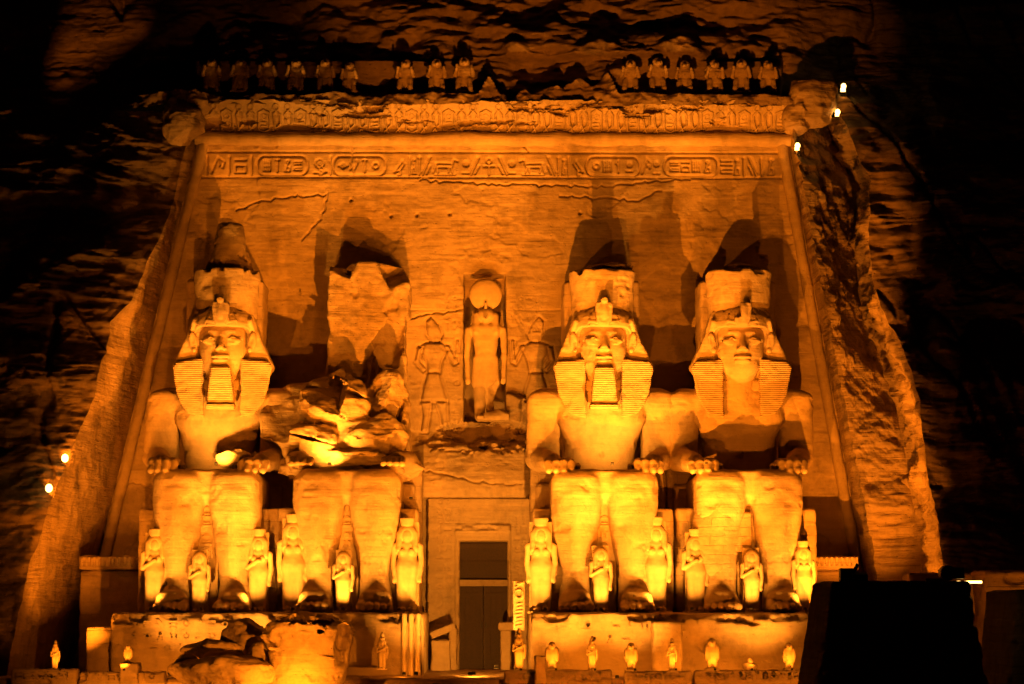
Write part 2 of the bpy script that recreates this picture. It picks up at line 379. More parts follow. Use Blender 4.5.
# shape of the natural rock slope (also limits the flood beams)
def cliffD(X, Z):
    w = fbm(X*.045, Z*.06, s=51, o=3)*2.0
    wx = X+1.5*fbm(X*.12, Z*.12, s=52, o=3); wz = Z+1.1*fbm(X*.09, Z*.14, s=53, o=4)
    led = fbm(wx*.10, wz*.42, s=57, o=5, g=.55); blk = fbm(wx*.33, wz*.5, s=58, o=4, g=.5)
    blk = np.sign(blk)*np.abs(blk)**.6
    bed = fbm(wx*.06, wz*1.5, s=59, o=4, g=.6)*np.clip(.5+fbm(X*.1, Z*.1, s=60, o=2)*1.5, 0, 1)
    d = w+.6*led+.28*blk+.22*bed+.16*fbm(X*1.1, Z*1.5, s=61, o=5, g=.6)
    c = np.clip(fbm(X*.16, Z*.13, s=67, o=4)-.25, 0, 1)*1.6      # fallen-out blocks
    cr = np.abs(fbm(X*.14+.05*Z, Z*.04, s=69, o=4)); d = d+.7*np.exp(-(cr/.03)**2)       # vertical cracks
    return d+c
def cliffY(X, Z):
    Y = yc(Z)+cliffD(X, Z)*np.clip(.35+np.abs(X-0)*.02, .3, 1)
    # middle zone above the cornice is quarried flatter
    return Y
def side(fn, yf, zs, dx): return [Vector((float(fn(z))+dx, float(cliffY(np.array(float(fn(z))), np.array(float(z)))) if yf is yc else float(yf(z)), z)) for z in zs]
def px_outline(pts, fn=yc): return [hit(a, b, fn) for a, b in pts]
y3 = lambda z: 2.0+.25*(z-28)
SH = side(XLE, yc, (4.6, 5.3, 6, 9, 12, 15, 18, 21, 24, 27), .1)+px_outline([(192, 139), (378, 139), (383, 96), (790, 96), (800, 110)], y3)+side(XRS, ys, (26.5, 22, 18, 14, 10, 7), .15)+side(XRE, yc, (5.8, 5.3), .1)
SHT = px_outline([(383, 150), (383, 92), (350, 60), (335, 30), (345, -40), (600, -60), (800, -30), (832, 60), (838, 110), (800, 160)], y3)
SHTL = px_outline([(186, 112), (188, 55), (330, 40), (420, 55), (420, 112)], y3)
SHB = px_outline([(884, 600), (885, 500), (872, 420), (858, 330), (856, 200), (862, 150), (905, 165), (915, 200), (925, 300), (938, 420), (955, 500), (965, 600)], yc)
SHP = px_outline([(50, 95), (62, 60), (70, 30), (150, 20), (137, 45), (95, 80), (60, 100)], yc)
FL = 'floodlights in the forecourt aimed up at the facade'
K = 1.35
floodlight((-0.8, -23.5, -.55), (0, -1, 19), 36000*K, 115, .25, .016, SH+[Vector((-3.6, -17.6, 3.5)), Vector((-12, -18.2, 3.3))], 'floodlight before the doorway aimed up at the facade', FL)
floodlight((9.8, -23, -.55), (1, -1, 14), 15000*K, 115, .25, .016, SH, 'floodlight at lower right before the right pedestal', FL)
floodlight((-13.5, -31, -.5), (-2, 0, 13), 11000*K, 100, .25, .016, SH, 'far left floodlight in the forecourt', FL)
floodlight((5, -40, -.5), (0, 0, 13), 11000*K, 90, .25, .018, SH, 'middle floodlight in the forecourt', FL)
floodlight((13, -42, -.5), (1, 0, 13), 6000*K, 90, .25, .018, SH, 'far right floodlight in the forecourt', FL)
floodlight((2, -48, -.6), px_outline([(600, 60)], y3)[0], 78000*K, 60, .25, .02, SHT, 'floodlight aimed at the rock above the cornice', FL)
floodlight((-6, -48, -.6), px_outline([(300, 80)], y3)[0], 12000*K, 60, .25, .02, SHTL, 'added weak floodlight for the left end of the baboon frieze', FL)  # added source, keeps the left end of the frieze faintly lit
floodlight((-4, -30, -.6), px_outline([(900, 330)], yc)[0], 60000*K, 70, .25, .006, SHB, 'added floodlight brightening the bulging rock right of the facade', FL)  # added beam, trimmed to a lit area on the bulging rock
floodlight((-12, -46, -.6), px_outline([(88, 62)], yc)[0], 50000*K, 50, .25, .004, SHP, 'added floodlight making a lit patch on the rock high on the left', FL)  # invented source for the lit patch high on the left cliff
for px, w, lb in ((170, 1, 'leftmost end of the left pedestal'), (262, 1.1, 'middle of the left pedestal'), (416, .9, 'right part of the left pedestal'), (470, 1.0, 'doorway'), (566, 1, 'left part of the right pedestal'), (636, 1.0, 'middle of the right pedestal'), (775, 1, 'right part of the right pedestal')):
    q = P(px, 676, -14.4); floodlight((q.x, -14.4, .63), (q.x*.9, -7.8, 9.2), (2350 if px != 470 else 4200)*K*w, 86, 1.0, .04, None, 'terrace uplight in front of the '+lb, 'uplights on the terrace floor', .16, col=GOLD)
for px, w, lb in ((150, 1, 'low block at the left end'), (236, 1, 'fallen blocks'), (404, .8, 'thin rods'), (548, 1, 'plain stone post'), (610, 1, 'gap in the parapet'), (690, 1, 'pier'), (758, 1, 'broken stump')):
    q = P(px, 676, -14.2); floodlight((q.x, -14.2, .6), (q.x, -10, 1.7), 260*K*w, 140, .8, .03, None, 'added low wash light near the '+lb, 'added low wash lights on the terrace floor', .14)  # extra washes added because the pedestal fronts fell dark near the floor
floodlight((-.4, -14.4, .62), (.2, 0, 4.8), 4600*K, 78, .9, .04, None, 'added uplight before the doorway brightening its frame', None, .16, col=GOLD)  # put in to brighten the door surround
floodlight((.6, -9.5, 1.2+2.2-2.6), (-.2, 0, 14.5), 1500*K, 60, .9, .04, None, 'added uplight on the doorstep brightening the niche', None, .16, col=GOLD)  # extra lamp put in to lift the middle of the facade
floodlight((-17.4, -13.8, .65), (-19.3, -3.5, 9.5), 3600*K, 56, .9, .03, None, 'added terrace uplight brightening the cut rock wall at far left', None, .16)  # added to lift the lower part of the left cut wall
floodlight((19.5, -27, -.6), (25, -18.5, 2.2), 1500*K, 75, .9, .03, None, 'added fill lamp aimed at the pitted wall at far right', None, .16)  # unseen fill lamp that lifts the far right walls
for xx, w, lb in ((-14.5, 1, 'far left parapet'), (-8, 1.3, 'fallen blocks'), (4.5, 1, 'plain stone post'), (11.5, 1, 'longest parapet')):
    floodlight((xx, -22.5, -.7), (xx, -16, .1), 1300*K*w, 90, .9, .03, None, 'added fill lamp in front of the '+lb, 'added fill lamps at the edge of the forecourt', .16)  # added below view to wash the parapets, post and fallen blocks
for px, w, lb in ((212, 1, 'leftmost colossus'), (604, 1, 'colossus right of the doorway'), (745, .9, 'rightmost colossus')):
    q = P(px, 676, -14.6); floodlight((q.x, -14.8, .65), (q.x*.99, -4.5, 16.6), 11000*K*w, 33, .8, .04, None, 'added narrow spot brightening the face of the '+lb, 'added narrow spots on the terrace floor', .2, col=GOLD)  # spots added to lift the faces while sparing the shins
floodlight((-4.5, -28, -.75), (-9.0, -18, 1.2), 8000, 46, .8, .03, None, 'added fill lamp aimed at the fallen blocks', None, .2)  # added because the masked floods leave the block fronts unlit
q = P(845, 676, -12.5); floodlight((q.x, -12.5, .8), (float(XR(12)), -1, 13), 9000*K, 50, .7, .03, None, 'uplight behind the brick tower aimed at the right edge of the facade', None, .2)

# ------------------------------------------------------------------ relief drawing on height grids
class Rel:
    def __init__(s, X, Z): s.X = X; s.Z = Z; s.H = np.zeros(X.shape); s.xr = X.mean(0); s.zr = Z.mean(1)
    def win(s, x0, x1, z0, z1):
        i = np.nonzero((s.zr >= z0) & (s.zr <= z1))[0]
        if len(i) == 0: return None
        sub = s.X[i[0]:i[-1]+1]; j = np.nonzero((sub.max(0) >= x0) & (sub.min(0) <= x1))[0]
        if len(j) == 0: return None
        return slice(i[0], i[-1]+1), slice(j[0], j[-1]+1)
    def seg(s, a, b, w, dp, mode='g'):
        m = w*2.5; k = s.win(min(a[0], b[0])-m, max(a[0], b[0])+m, min(a[1], b[1])-m, max(a[1], b[1])+m)
        if k is None: return
        x, z = s.X[k], s.Z[k]; ex, ez = b[0]-a[0], b[1]-a[1]; t = np.clip(((x-a[0])*ex+(z-a[1])*ez)/(ex*ex+ez*ez+1e-9), 0, 1)
        d = np.sqrt((x-a[0]-t*ex)**2+(z-a[1]-t*ez)**2); g = dp*np.exp(-(d/w)**2)
        s.H[k] = np.minimum(s.H[k], g) if dp < 0 else np.maximum(s.H[k], g)
    def line(s, pts, w, dp):
        for a, b in zip(pts, pts[1:]): s.seg(a, b, w, dp)
    def ring(s, c, r, w, dp, n=14): s.line([(c[0]+r*math.cos(t*2*math.pi/n), c[1]+r*math.sin(t*2*math.pi/n)) for t in range(n+1)], w, dp)
    def poly(s, pts, hi, groove, w=0.07):     # sunk relief figure: rounded body inside a cut outline
        xs = [p[0] for p in pts]; zs = [p[1] for p in pts]; k = s.win(min(xs)-.4, max(xs)+.4, min(zs)-.4, max(zs)+.4)
        if k is None: return
        d = sdpoly(s.X[k], s.Z[k], pts); body = hi*np.sqrt(np.clip(-d/0.25, 0, 1))
        s.H[k] = np.where(d < 0, np.maximum(s.H[k], body), s.H[k])-groove*np.exp(-((d-w*.6)/w)**2)
GL = {'sun': [('c', .5, .5, .32)], 'disc': [('c', .5, .62, .25), ('c', .5, .62, .1), [(.2, .1), (.8, .1)]], 'reed': [[(.5, 0), (.5, 1), (.25, .75), (.5, .55)]], 'staff': [[(.5, 0), (.5, 1)], [(.3, .95), (.7, .95)]],
      'bird': [[(.15, .6), (.3, .8), (.45, .6), (.95, .15), (.5, .25), (.3, .45), (.15, .6)], [(.5, .25), (.45, 0), (.65, 0)]], 'water': [[(0, .4), (.15, .6), (.3, .4), (.45, .6), (.6, .4), (.75, .6), (.9, .4), (1, .55)]],
      'ankh': [('c', .5, .78, .18), [(.5, .6), (.5, 0)], [(.15, .48), (.85, .48)]], 'man': [('c', .5, .82, .14), [(.5, .68), (.35, .4), (.75, .35), (.75, .05), (.2, .05), (.35, .4)]],
      'bull': [[(.05, .75), (.2, .85), (.25, .62), (.9, .65), (.95, .3), (.98, .12)], [(.9, .65), (.8, .12)], [(.25, .62), (.3, .4), (.25, .12)], [(.38, .42), (.4, .12)], [(.3, .42), (.8, .42)], [(.15, .02), (.95, .02)]],
      'diag': [[(.1, 1), (.9, 0)], [(.3, 1), (1, .15)], [(.1, .5), (.5, .05)]], 'box': [[(.1, .1), (.9, .1), (.9, .5), (.1, .5), (.1, .1)], [(.1, .8), (.9, .8)]], 'eye': [[(0, .5), (.5, .72), (1, .5), (.5, .3), (0, .5)], ('c', .5, .5, .12)],
      'snake': [[(.1, .2), (.3, .5), (.5, .2), (.7, .5), (.9, .75), (.8, .95)]], 'comb': [[(.1, .1), (.1, .9)], [(.35, .1), (.35, .9)], [(.6, .1), (.6, .9)], [(.85, .1), (.85, .9)], [(.1, .5), (.85, .5)]], 'bars': [[(.1, .8), (.9, .8)], [(.1, .6), (.9, .6)], [(.1, .35), (.9, .35)], [(.1, .15), (.9, .15)], [(.1, .35), (.1, .15)]],
      'flail': [[(.1, .1), (.5, .95), (.9, .7), (.8, .4)], [(.5, .95), (.6, .5)]]}
def glyph(rel, g, x0, z0, w, h, lw=0.055, dp=-0.13, mir=False):
    T = lambda p: (x0+w*((1-p[0]) if mir else p[0]), z0+h*p[1])
    for st in GL[g]:
        if isinstance(st, tuple): rel.ring(T((st[1], st[2])), st[3]*min(w, h), lw, dp, 12)
        else: rel.line([T(p) for p in st], lw, dp)
GN = list(GL)

# ------------------------------------------------------------------ facade
fac = empty('temple_facade'); tag(fac, 'huge rock-cut sandstone temple front with carved bands, cornice, central niche and tall doorway', 'temple')
NZ, NU = 620, 860
zz = np.linspace(0.3, 27.3, NZ)[:, None]; uu = np.linspace(0, 1, NU)[None, :]
X = XL(zz)*(1-uu)+XR(zz)*uu; Z = zz+0*uu
rel = Rel(X, Z); random.seed(5)
# inscription band
(xa, zt), (xb, zb) = FX(200, 154), FX(783, 178); gz0 = FX(483, 175)[1]; gz1 = FX(483, 157)[1]
rel.line([(xa, zt+.12), (xb, zt+.12)], .05, -.1); rel.line([(xa, zb), (xb, zb)], .06, -.13)
def pxx(px): return FX(px, 165)[0]
half = [('ankh', 482, 496), ('diag', 498, 508), ('disc', 507, 517), ('bull', 519, 545), ('diag', 547, 556), ('staff', 556, 561), ('man', 561, 567), ('reed', 567, 570), ('bird', 572, 584)]
for k, (g, a, b) in enumerate(half):
    glyph(rel, g, pxx(a), gz0, pxx(b)-pxx(a), gz1-gz0, mir=(k == 0))
    if k: glyph(rel, g, pxx(978-b), gz0, pxx(b)-pxx(a), gz1-gz0, mir=True)
def cartouche(a, b, items):
    x0, x1 = pxx(a), pxx(b); c = (gz0+gz1)/2; r = (gz1-gz0)/2+.02; pts = []
    for k in range(9): t = math.pi/2+math.pi*k/8; pts.append((x0+r*.7+r*.7*math.cos(t), c+r*math.sin(t)))
    for k in range(9): t = -math.pi/2+math.pi*k/8; pts.append((x1-r*.7+r*.7*math.cos(t), c+r*math.sin(t)))
    rel.line(pts+[pts[0]], .06, -.15)
    n = len(items); w = (x1-x0-.5)/n
    for k, g in enumerate(items): glyph(rel, g, x0+.25+k*w+.05, gz0+.14, w-.1, gz1-gz0-.28)
cartouche(333, 386, ['eye', 'snake', 'staff', 'sun']); cartouche(586, 640, ['sun', 'comb', 'reed', 'disc'])
cartouche(257, 308, ['comb', 'staff', 'man', 'bars']); cartouche(664, 718, ['bars', 'box', 'comb', 'man'])
for g, a, b in [('reed', 204, 210), ('flail', 210, 226), ('staff', 227, 231), ('box', 234, 247), ('reed', 249, 254), ('disc', 311, 328), ('bird', 313, 327), ('reed', 329, 332),
                ('flail', 641, 652), ('disc', 652, 661), ('bars', 720, 733), ('man', 733, 741), ('staff', 742, 746), ('diag', 748, 757), ('reed', 759, 764), ('man', 766, 776)]:
    glyph(rel, g, pxx(a), gz0, pxx(b)-pxx(a), gz1-gz0)
# kings in sunk relief beside the niche
def fp(pts, mir=False): return [FX(970-a if mir else a, b) for a, b in pts]
for mr in (False, True):
    for pl in ([(426, 322), (431, 317), (439, 326), (442, 334), (438, 342), (432, 342), (427, 334)], [(419, 346), (428, 343), (440, 343), (448, 346), (441, 361), (439, 373), (428, 373), (427, 361)],
               [(428, 373), (439, 373), (443, 386), (447, 402), (421, 402), (424, 386)], [(421, 402), (431, 402), (429, 416), (427, 432), (421, 432), (423, 416)], [(436, 402), (447, 402), (447, 416), (449, 432), (443, 432), (441, 416)],
               [(446, 346), (449, 346), (455, 358), (456, 340), (459, 340), (458, 362), (454, 364)], [(418, 347), (422, 348), (419, 360), (426, 369), (423, 371), (415, 361)]):
        rel.poly(fp(pl, mr), .11, .13, .065)
    z0 = FX(450, 420)[1]; z1 = FX(450, 312)[1]; n = int((z1-z0)/.75)
    for k in range(n):
        if 425 < 0: pass
        a = FX(450, 366)[0] if not mr else FX(513, 366)[0]
        zz0 = z0+k*(z1-z0)/n
        if mr and zz0 < FX(0, 340)[1]: continue
        glyph(rel, random.choice(GN), a+.12, zz0+.06, .42, .5, .035, -.05, mr)
    for cx0 in ((444, 452, 458) if not mr else (510, 518, 526, 534)):
        for k in range(4): glyph(rel, random.choice(GN), FX(cx0, 300)[0], FX(0, 330)[1]+k*.48, .3, .4, .03, -.05)
    rel.line(fp([(410, 310), (462, 310)], mr), .04, -.05)
x0, zf = FX(428, 415); 
for cx0 in (214, 300):
    pass
for x0_, n_ in ((437, 7), (445, 7), (514, 6), (521, 6)):
    for k in range(n_*2): glyph(rel, random.choice(GN), FX(x0_, 560)[0], FX(0, 628)[1]+k*.46, .3, .38, .03, -.06)
# cracks and spalled edges
def crack(pts, w=.045, dp=-.14):
    q = [FX(*p) for p in pts]; o = [q[0]]
    for a, b in zip(q, q[1:]):
        n = max(2, int(math.dist(a, b)/.2))
        for k in range(1, n+1): t = k/n; o.append((a[0]+(b[0]-a[0])*t+random.uniform(-.08, .08), a[1]+(b[1]-a[1])*t+random.uniform(-.08, .08)))
    rel.line(o, w, dp)
for c in ([(236, 210), (262, 201), (290, 196), (327, 195)], [(327, 195), (322, 215), (310, 232), (302, 240)], [(352, 145), (350, 160), (356, 176)], [(523, 145), (530, 152)], [(410, 470), (440, 474), (470, 482), (520, 486)],
          [(446, 452), (480, 450), (520, 443)], [(240, 250), (242, 262)], [(420, 180), (500, 184), (600, 186), (690, 178)], [(560, 196), (640, 200), (660, 190)], [(405, 318), (440, 313), (463, 308)], [(640, 470), (650, 500)], [(120, 480), (150, 486)]): crack(c)
for c in ((391, 216), (417, 215), (450, 214), (580, 213), (351, 200)): rel.ring(FX(*c), .035, .05, -.22)
H = rel.H
def mask(px0, py0, px1, py1, soft=.06):
    a = FX(px0, py0); b = FX(px1, py1); c = FX(px0, py1)
    dx = np.minimum(X-min(a[0], c[0]), b[0]-X); dz = np.minimum(Z-b[1], a[1]-Z); return np.clip(np.minimum(dx, dz)/soft, 0, 1)
n1 = fbm(X*.35, Z*1.6, s=3, o=5); n2 = fbm(X*1.7, Z*3.2, s=9, o=4); n3 = fbm(X*.22, Z*.3, s=21, o=3)
band = mask(200, 150, 785, 180, .3)
H = H+n1*.035*(1-band*.6)+n2*.02*(1-.7*band)
# shallow spalls: sharp edged flakes missing
sp = fbm(X*.33+7, Z*.42, s=31, o=5); H = H-.05*np.clip((sp-.5)*9, 0, 1)*(1-band)
low = np.clip((11.5-Z)/4, 0, 1); sp2 = fbm(X*.6, Z*.5, s=37, o=5); H = H-.07*np.clip((sp2-.38)*8, 0, 1)*low
# bulging broken rock above the doorway and the hollow under the niche
c = FX(478, 500); d = FX(478, 440); e = FX(412, 470)[0]; g = FX(534, 470)[0]
t = np.clip((d[1]+.35*n2-Z)/.5, 0, 1)*np.clip((Z-c[1])/.1, 0, 1)*np.clip((X-e)/.6, 0, 1)*np.clip((g-X)/.5, 0, 1)
H = H+t*(.55+.10*n3+.02*n2+.75*np.clip((d[1]-Z)/3, 0, 1)*np.clip((Z-c[1])/.9, 0, 1)**.5)
cxh, czh = FX(484, 432); dd = np.sqrt(((X-cxh)/2.4)**2+((Z-czh)/.75)**2)+.25*n2; H = H-1.1*np.clip((1-dd)*2.5, 0, 1)
dd = np.sqrt(((X-FX(505, 0)[0])/1.2)**2+((Z-FX(0, 402)[1])/.5)**2)+.2*n2; H = H+.5*np.clip((1-dd)*3, 0, 1)
# portal panel and its doorway
H = H+(.85)*mask(428, 499, 531, 690, .06)*(1-0*X)
pm = mask(428, 499, 531, 690, .06); H = np.where(pm > .5, .85+.02*n1+.015*n2+np.minimum(rel.H, 0), H)
for k in range(9):
    pass
fr = mask(455, 531, 511, 690, .05); H = np.where(fr > .5, .97+.01*n2, H)
lint = mask(455, 524, 511, 533, .1); H = H+lint*.12*np.clip(.8+n2, 0, 1.5)
dr = mask(459.5, 541, 508, 690, .04); H = np.where(dr > 0, H*(1-dr)-2.2*dr, H)
nm = mask(463.5, 273.5, 506, 421, .05); H = np.where(nm > 0, H*(1-nm)-1.75*nm, H)
# frame mouldings round the niche
for e0 in ((462, 272, 462, 400), (462, 272, 508, 272), (508, 272, 508, 400)): pass
Yf = FS*Z-H
grid_mesh('wall', X, Yf, Z, M_fac, fac, flip=False)
def fy(z): return FS*z
def pipe(name, pts, r, mat, parent, n=12, rough=.12, seed=3, seg=.25):
    pts = [Vector(p) for p in pts]; L = []
    for a, b in zip(pts, pts[1:]):
        k = max(1, int((b-a).length/seg)); L += [a.lerp(b, i/k) for i in range(k)]
    L.append(pts[-1]); V = []; Q = []
    for i, p in enumerate(L):
        d = (L[min(i+1, len(L)-1)]-L[max(i-1, 0)]).normalized(); u = d.cross(Vector((0, 1, .01))).normalized(); w = d.cross(u)
        for j in range(n):
            t = 2*math.pi*j/n; V.append(p+u*r*math.cos(t)+w*r*math.sin(t))
    V = np.array([tuple(v) for v in V]); C = np.repeat(np.array([tuple(p) for p in L]), n, 0)
    s = 1+rough*fbm(V[:, 0]*1.3, V[:, 1]*2, V[:, 2]*1.3, seed, 4); V = C+(V-C)*s[:, None]
    for i in range(len(L)-1):
        for j in range(n): Q.append((i*n+j, i*n+(j+1) % n, (i+1)*n+(j+1) % n, (i+1)*n+j))
    return raw_mesh(name, V, np.array(Q), mat, True, parent)
for fn_, s_ in ((XL, 1), (XR, -1)):
    pipe('corner_moulding', [(float(fn_(z))+s_*.35, FS*z-.12, z) for z in (2.5, 8, 14, 20, 26.9)], .27, M_fac, fac, seed=4+s_)
# torus moulding under the cornice, eroded along the right half
zc = 26.95; pipe('torus_moulding', [(float(XL(zc))-.1, FS*zc-.2, zc), (float(XR(zc))+.1, FS*zc-.2, zc)], .34, M_fac, fac, rough=.22, seed=8, n=16)
# cavetto cornice with its carved frieze
nx, ns = 1500, 70; s = np.linspace(0, 1, ns)[:, None]; x = np.linspace(float(XL(27))-.3, float(XR(27))+.2, nx)[None, :]
Xc = x+0*s; prof = .15+1.0*s**2.6; Zc = 27.2+1.62*s
Sc = s*1.75+0*x; rc = Rel(Xc, Sc)
xx = x.min()+.35; k = 0; MD = 2.0
while xx < x.max()-.6:
    if k % 3 == 2:
        w = .55; pts = [(xx, .25), (xx, 1.15), (xx+w/2, 1.3), (xx+w, 1.15), (xx+w, .25), (xx+w/2, .12), (xx, .25)]; rc.line(pts, .04, .07*MD)
        rc.ring((xx+w/2, .95), .13, .035, .06, 8); rc.line([(xx+.12, .45), (xx+w-.12, .45), (xx+w-.12, .65), (xx+.12, .65)], .03, .06)
    else:
        w = .42; rc.line([(xx+.05, .15), (xx+w*.95, .55), (xx+w*.9, 1.05), (xx+w*.5, 1.25), (xx+w*.1, 1.05), (xx+w*.25, .55), (xx+w*.55, .15)], .05, .08*MD); rc.ring((xx+w/2, 1.4), .14, .04, .06*MD, 8)
    xx += w+.16; k += 1
n5 = fbm(Xc*.5, Sc*1.5, s=41, o=5); n6 = fbm(Xc*1.9, Sc*2.2, s=43, o=4)
lft = 1/(1+np.exp((Xc+5.2)*3)); wear = np.clip((n5-.42+.3*lft)*4, 0, 1)
Pc = prof+rc.H*(1-wear)+.05*n6-.28*wear*(.4+s*(1+.6*n6)); 
topcut = np.clip((s-.80+.26*n5+.25*np.exp(-((Xc-2.2)/1.2)**2))*6, 0, 1); Pc = Pc-.5*topcut*np.clip(n6+.5, 0, 1)
Yc_ = FS*27.2-Pc
# closing top and back
Zc = Zc+0*Xc; Yt = np.vstack([Yc_, Yc_[-1:]+.9, Yc_[-1:]*0+3.2]); Xt = np.vstack([Xc, Xc[-1:], Xc[-1:]]); Zt = np.vstack([Zc+.05*n5, Zc[-1:]+.08+.12*n6[-1:], Zc[-1:]+.1+0*Zc[-1:]])
grid_mesh('cornice', Xt, Yt, Zt, M_fac, fac)
# door leaves, transom and reveal
a = P(460, 541, 1.2); b = P(507.5, 669, 1.2); zt_ = a.z; tr = P(480, 583, .9).z
dm = MB(); xm = (a.x+b.x)/2; hw = (b.x-a.x)/2+.1
dm.box((xm, .95, tr), (hw, .15, .16)); dm.build('transom', M_fac, fac, .02)
for s_ in (-1, 1):
    dl = MB(); zc_ = (tr-.16+.35)/2; hz = (tr-.16-.35)/2
    dl.box((xm+s_*hw*.5, 1.05, zc_), (hw*.48, .06, hz))
    for q in range(4): dl.box((xm+s_*hw*.5+(q-1.5)*hw*.22, .985, zc_), (hw*.09, .02, hz*.97))
    for q in (-.8, 0, .8): dl.box((xm+s_*hw*.5, .96, zc_+q*hz), (hw*.44, .03, .09))
    o = dl.build('door', M_wood, fac, .01); h_ = MB(); h_.cyl((xm+s_*.12, .9, zc_), (xm+s_*.12, .9, zc_+.25), .03); h_.build('handle', M_metal, o)
gm = MB(); zg0 = tr+.16; 
gm.box((xm, 1.2, (zg0+zt_)/2), (hw, .04, (zt_-zg0)/2+.1)); gm.box((xm, 1.12, zg0+(zt_-zg0)*.45), (hw, .04, .05)); gm.box((xm, 1.12, zt_-.25), (hw, .05, .12))
for q in range(9): gm.box((xm-hw+.1+q*hw*.235, 1.13, (zg0+zt_)/2), (.025, .02, (zt_-zg0)/2))
gm.build('dark_grille_backing', M_wood, fac)  # dark board added behind the bars to hide the lit recess wall
# posts and screen walls either side of the doorway
def blockthing(name, label, cat, boxes, mat=None, bevel=.05, group=None, jit=.03):
    mb = MB()
    for c, h in boxes: mb.box(c, h, jit=jit)
    o = mb.build(name, mat or M_block, None, bevel); return tag(o, label, cat, group)
def pxbox(x0, y0, x1, y1, Y, depth):   # box whose front face fills this rectangle at distance Y
    a = P(x0, y0, Y); b = P(x1, y1, Y); return ((a.x+b.x)/2, Y+depth/2, (a.z+b.z)/2), (abs(b.x-a.x)/2, depth/2, abs(a.z-b.z)/2)
def rough_block(name, rects, mat, label=None, cat=None, parent=None, cell=.1, rough=.05, chips=0.0, seed=1, group=None, round_=.08, batter=0.0):
    bs = [pxbox(*r) if len(r) == 6 else r for r in rects]
    lo = np.min([np.array(c)-h for c, h in bs], 0)-.35; hi = np.max([np.array(c)+h for c, h in bs], 0)+.35
    v = Vol(lo, hi, cell)
    for c, h in bs: v.add(bx(c, h, round_, tx=-batter, ty=-batter), .02)
    rg = np.random.RandomState(seed)
    if chips:
        for c, h in bs:
            for q in range(int(chips*(h[0]*2+h[2]))):
                e = rg.randint(3); p = np.array(c)+np.array(h)*np.array([rg.uniform(-1, 1), -1, 1 if e else rg.uniform(-1, 1)])
                v.sub(rock(p, rg.uniform(.12, .5, 3)*np.array([1.8, .7, .8]), rg.randint(9999), rough=.03), .03)
    o = v.build(name, mat, parent, rough, 1.6, seed)
    return tag(o, label, cat, group) if label else o
for x0, x1, w, lb in ((436, 452, 0, 'low stone post with bowed front left of the doorway'), (500, 514, 1, 'low stone post with small cap right of the doorway')):
    if w: rough_block('door_post', [(501, 630, 511, 672, -2.2, 1), (498.5, 622, 514, 630, -2.35, 1.2)], M_sta, lb, 'post', cell=.07)
    else: rough_block('door_post', [(449, 628, 457, 672, -2.2, 1), (455, 630, 456, 672, -2.2, 1)], M_sta, lb, 'post', cell=.07)
stel = rough_block('carved_stela', [(431, 640, 450, 674, -3.0, .7), (429, 672, 452, 680, -3.2, 1.1)], M_sta, 'pale stone stela with slanting block on top left of the doorway', 'stela', cell=.07)
a = P(443, 631, -2.9); mb = MB(); mb.box((0, 0, 0), (.62, .25, .16)); o = mb.build('slanting_cap', M_sta, stel, .04); o.location = a; o.rotation_euler = (0, R(-22), 0)

# ------------------------------------------------------------------ cut side walls, natural rock, ground
def top_y(X, Z):
    Y = cliffY(X, Z)
    # ledge behind the cornice and the deep band where the baboons stand
    n = fbm(X*.8, Z*.8, s=71, o=4)
    return Y
# side wall, left: from facade edge to the rock edge
def ruled(name, fa, fb, z0, z1, nz, nu, amp, seed, label, mat=M_cut, fine=True, kind='structure', amp_edge=False, flip=False):
    z = np.linspace(z0, z1, nz)[:, None]; u = np.linspace(0, 1, nu)[None, :]
    (xa, ya), (xb, yb) = fa(z), fb(z); X = xa*(1-u)+xb*u; Y = ya*(1-u)+yb*u; Z = z+0*u
    L = np.sqrt((xb-xa)**2+(yb-ya)**2)+.01; nx_, ny_ = (yb-ya)/L, -(xb-xa)/L
    n = fbm(X*.8+Y*.75, Z*.95, s=seed, o=5, g=.55)+.5*np.clip(fbm(Y*.5, Z*.4, s=seed+3, o=4)-.2, 0, 1)
    wgt = np.clip(np.minimum(u, 1-u)*8, 0, 1); n = n*amp*wgt
    o = grid_mesh(name, X+nx_*n, Y+ny_*n, Z, mat, flip=flip); return tag(o, label, None, None, kind)
ce = lambda xf: (lambda z: (xf(z), cliffY(xf(z), z)))
ZT = 28.6
ruled('cut_rock_wall', ce(XLE), lambda z: (XL(z), FS*z+.3+0*z), -1.2, ZT, 420, 160, .08, 81, 'smooth cut side wall of the recess left of the facade')
ruled('cut_rock_wall', lambda z: (XR(z), FS*z+.3+0*z), lambda z: (XRS(z)+.06*fbm(z*3, z*0, s=5, o=3), ys(z)), -1.2, ZT, 420, 90, .06, 83, 'narrow lit wall edge right of the facade')
XRi = lambda z: (XRE(z)-.2, yc(z)+3.4)
ruled('cut_rock_wall', lambda z: (XRS(z)+.06*fbm(z*3, z*0, s=5, o=3), ys(z)), XRi, -1.2, ZT, 420, 110, .3, 87, 'rough broken rock right of the facade')
ruled('cut_rock_wall', XRi, ce(XRE), -1.2, ZT, 420, 60, .35, 89, 'inner flank of the right rock face')
nz = 560
z = np.linspace(-1.2, ZT, nz)[:, None]; u = np.linspace(0, 1, 420)[None, :]
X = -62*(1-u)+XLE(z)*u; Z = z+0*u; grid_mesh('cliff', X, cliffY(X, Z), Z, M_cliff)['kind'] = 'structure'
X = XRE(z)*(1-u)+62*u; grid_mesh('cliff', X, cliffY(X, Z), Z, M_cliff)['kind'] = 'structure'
z = np.linspace(ZT, 50, 460)[:, None]; u = np.linspace(-62, 62, 1500)[None, :]; X = u+0*z; Z = z+0*u; Y = cliffY(X, Z)
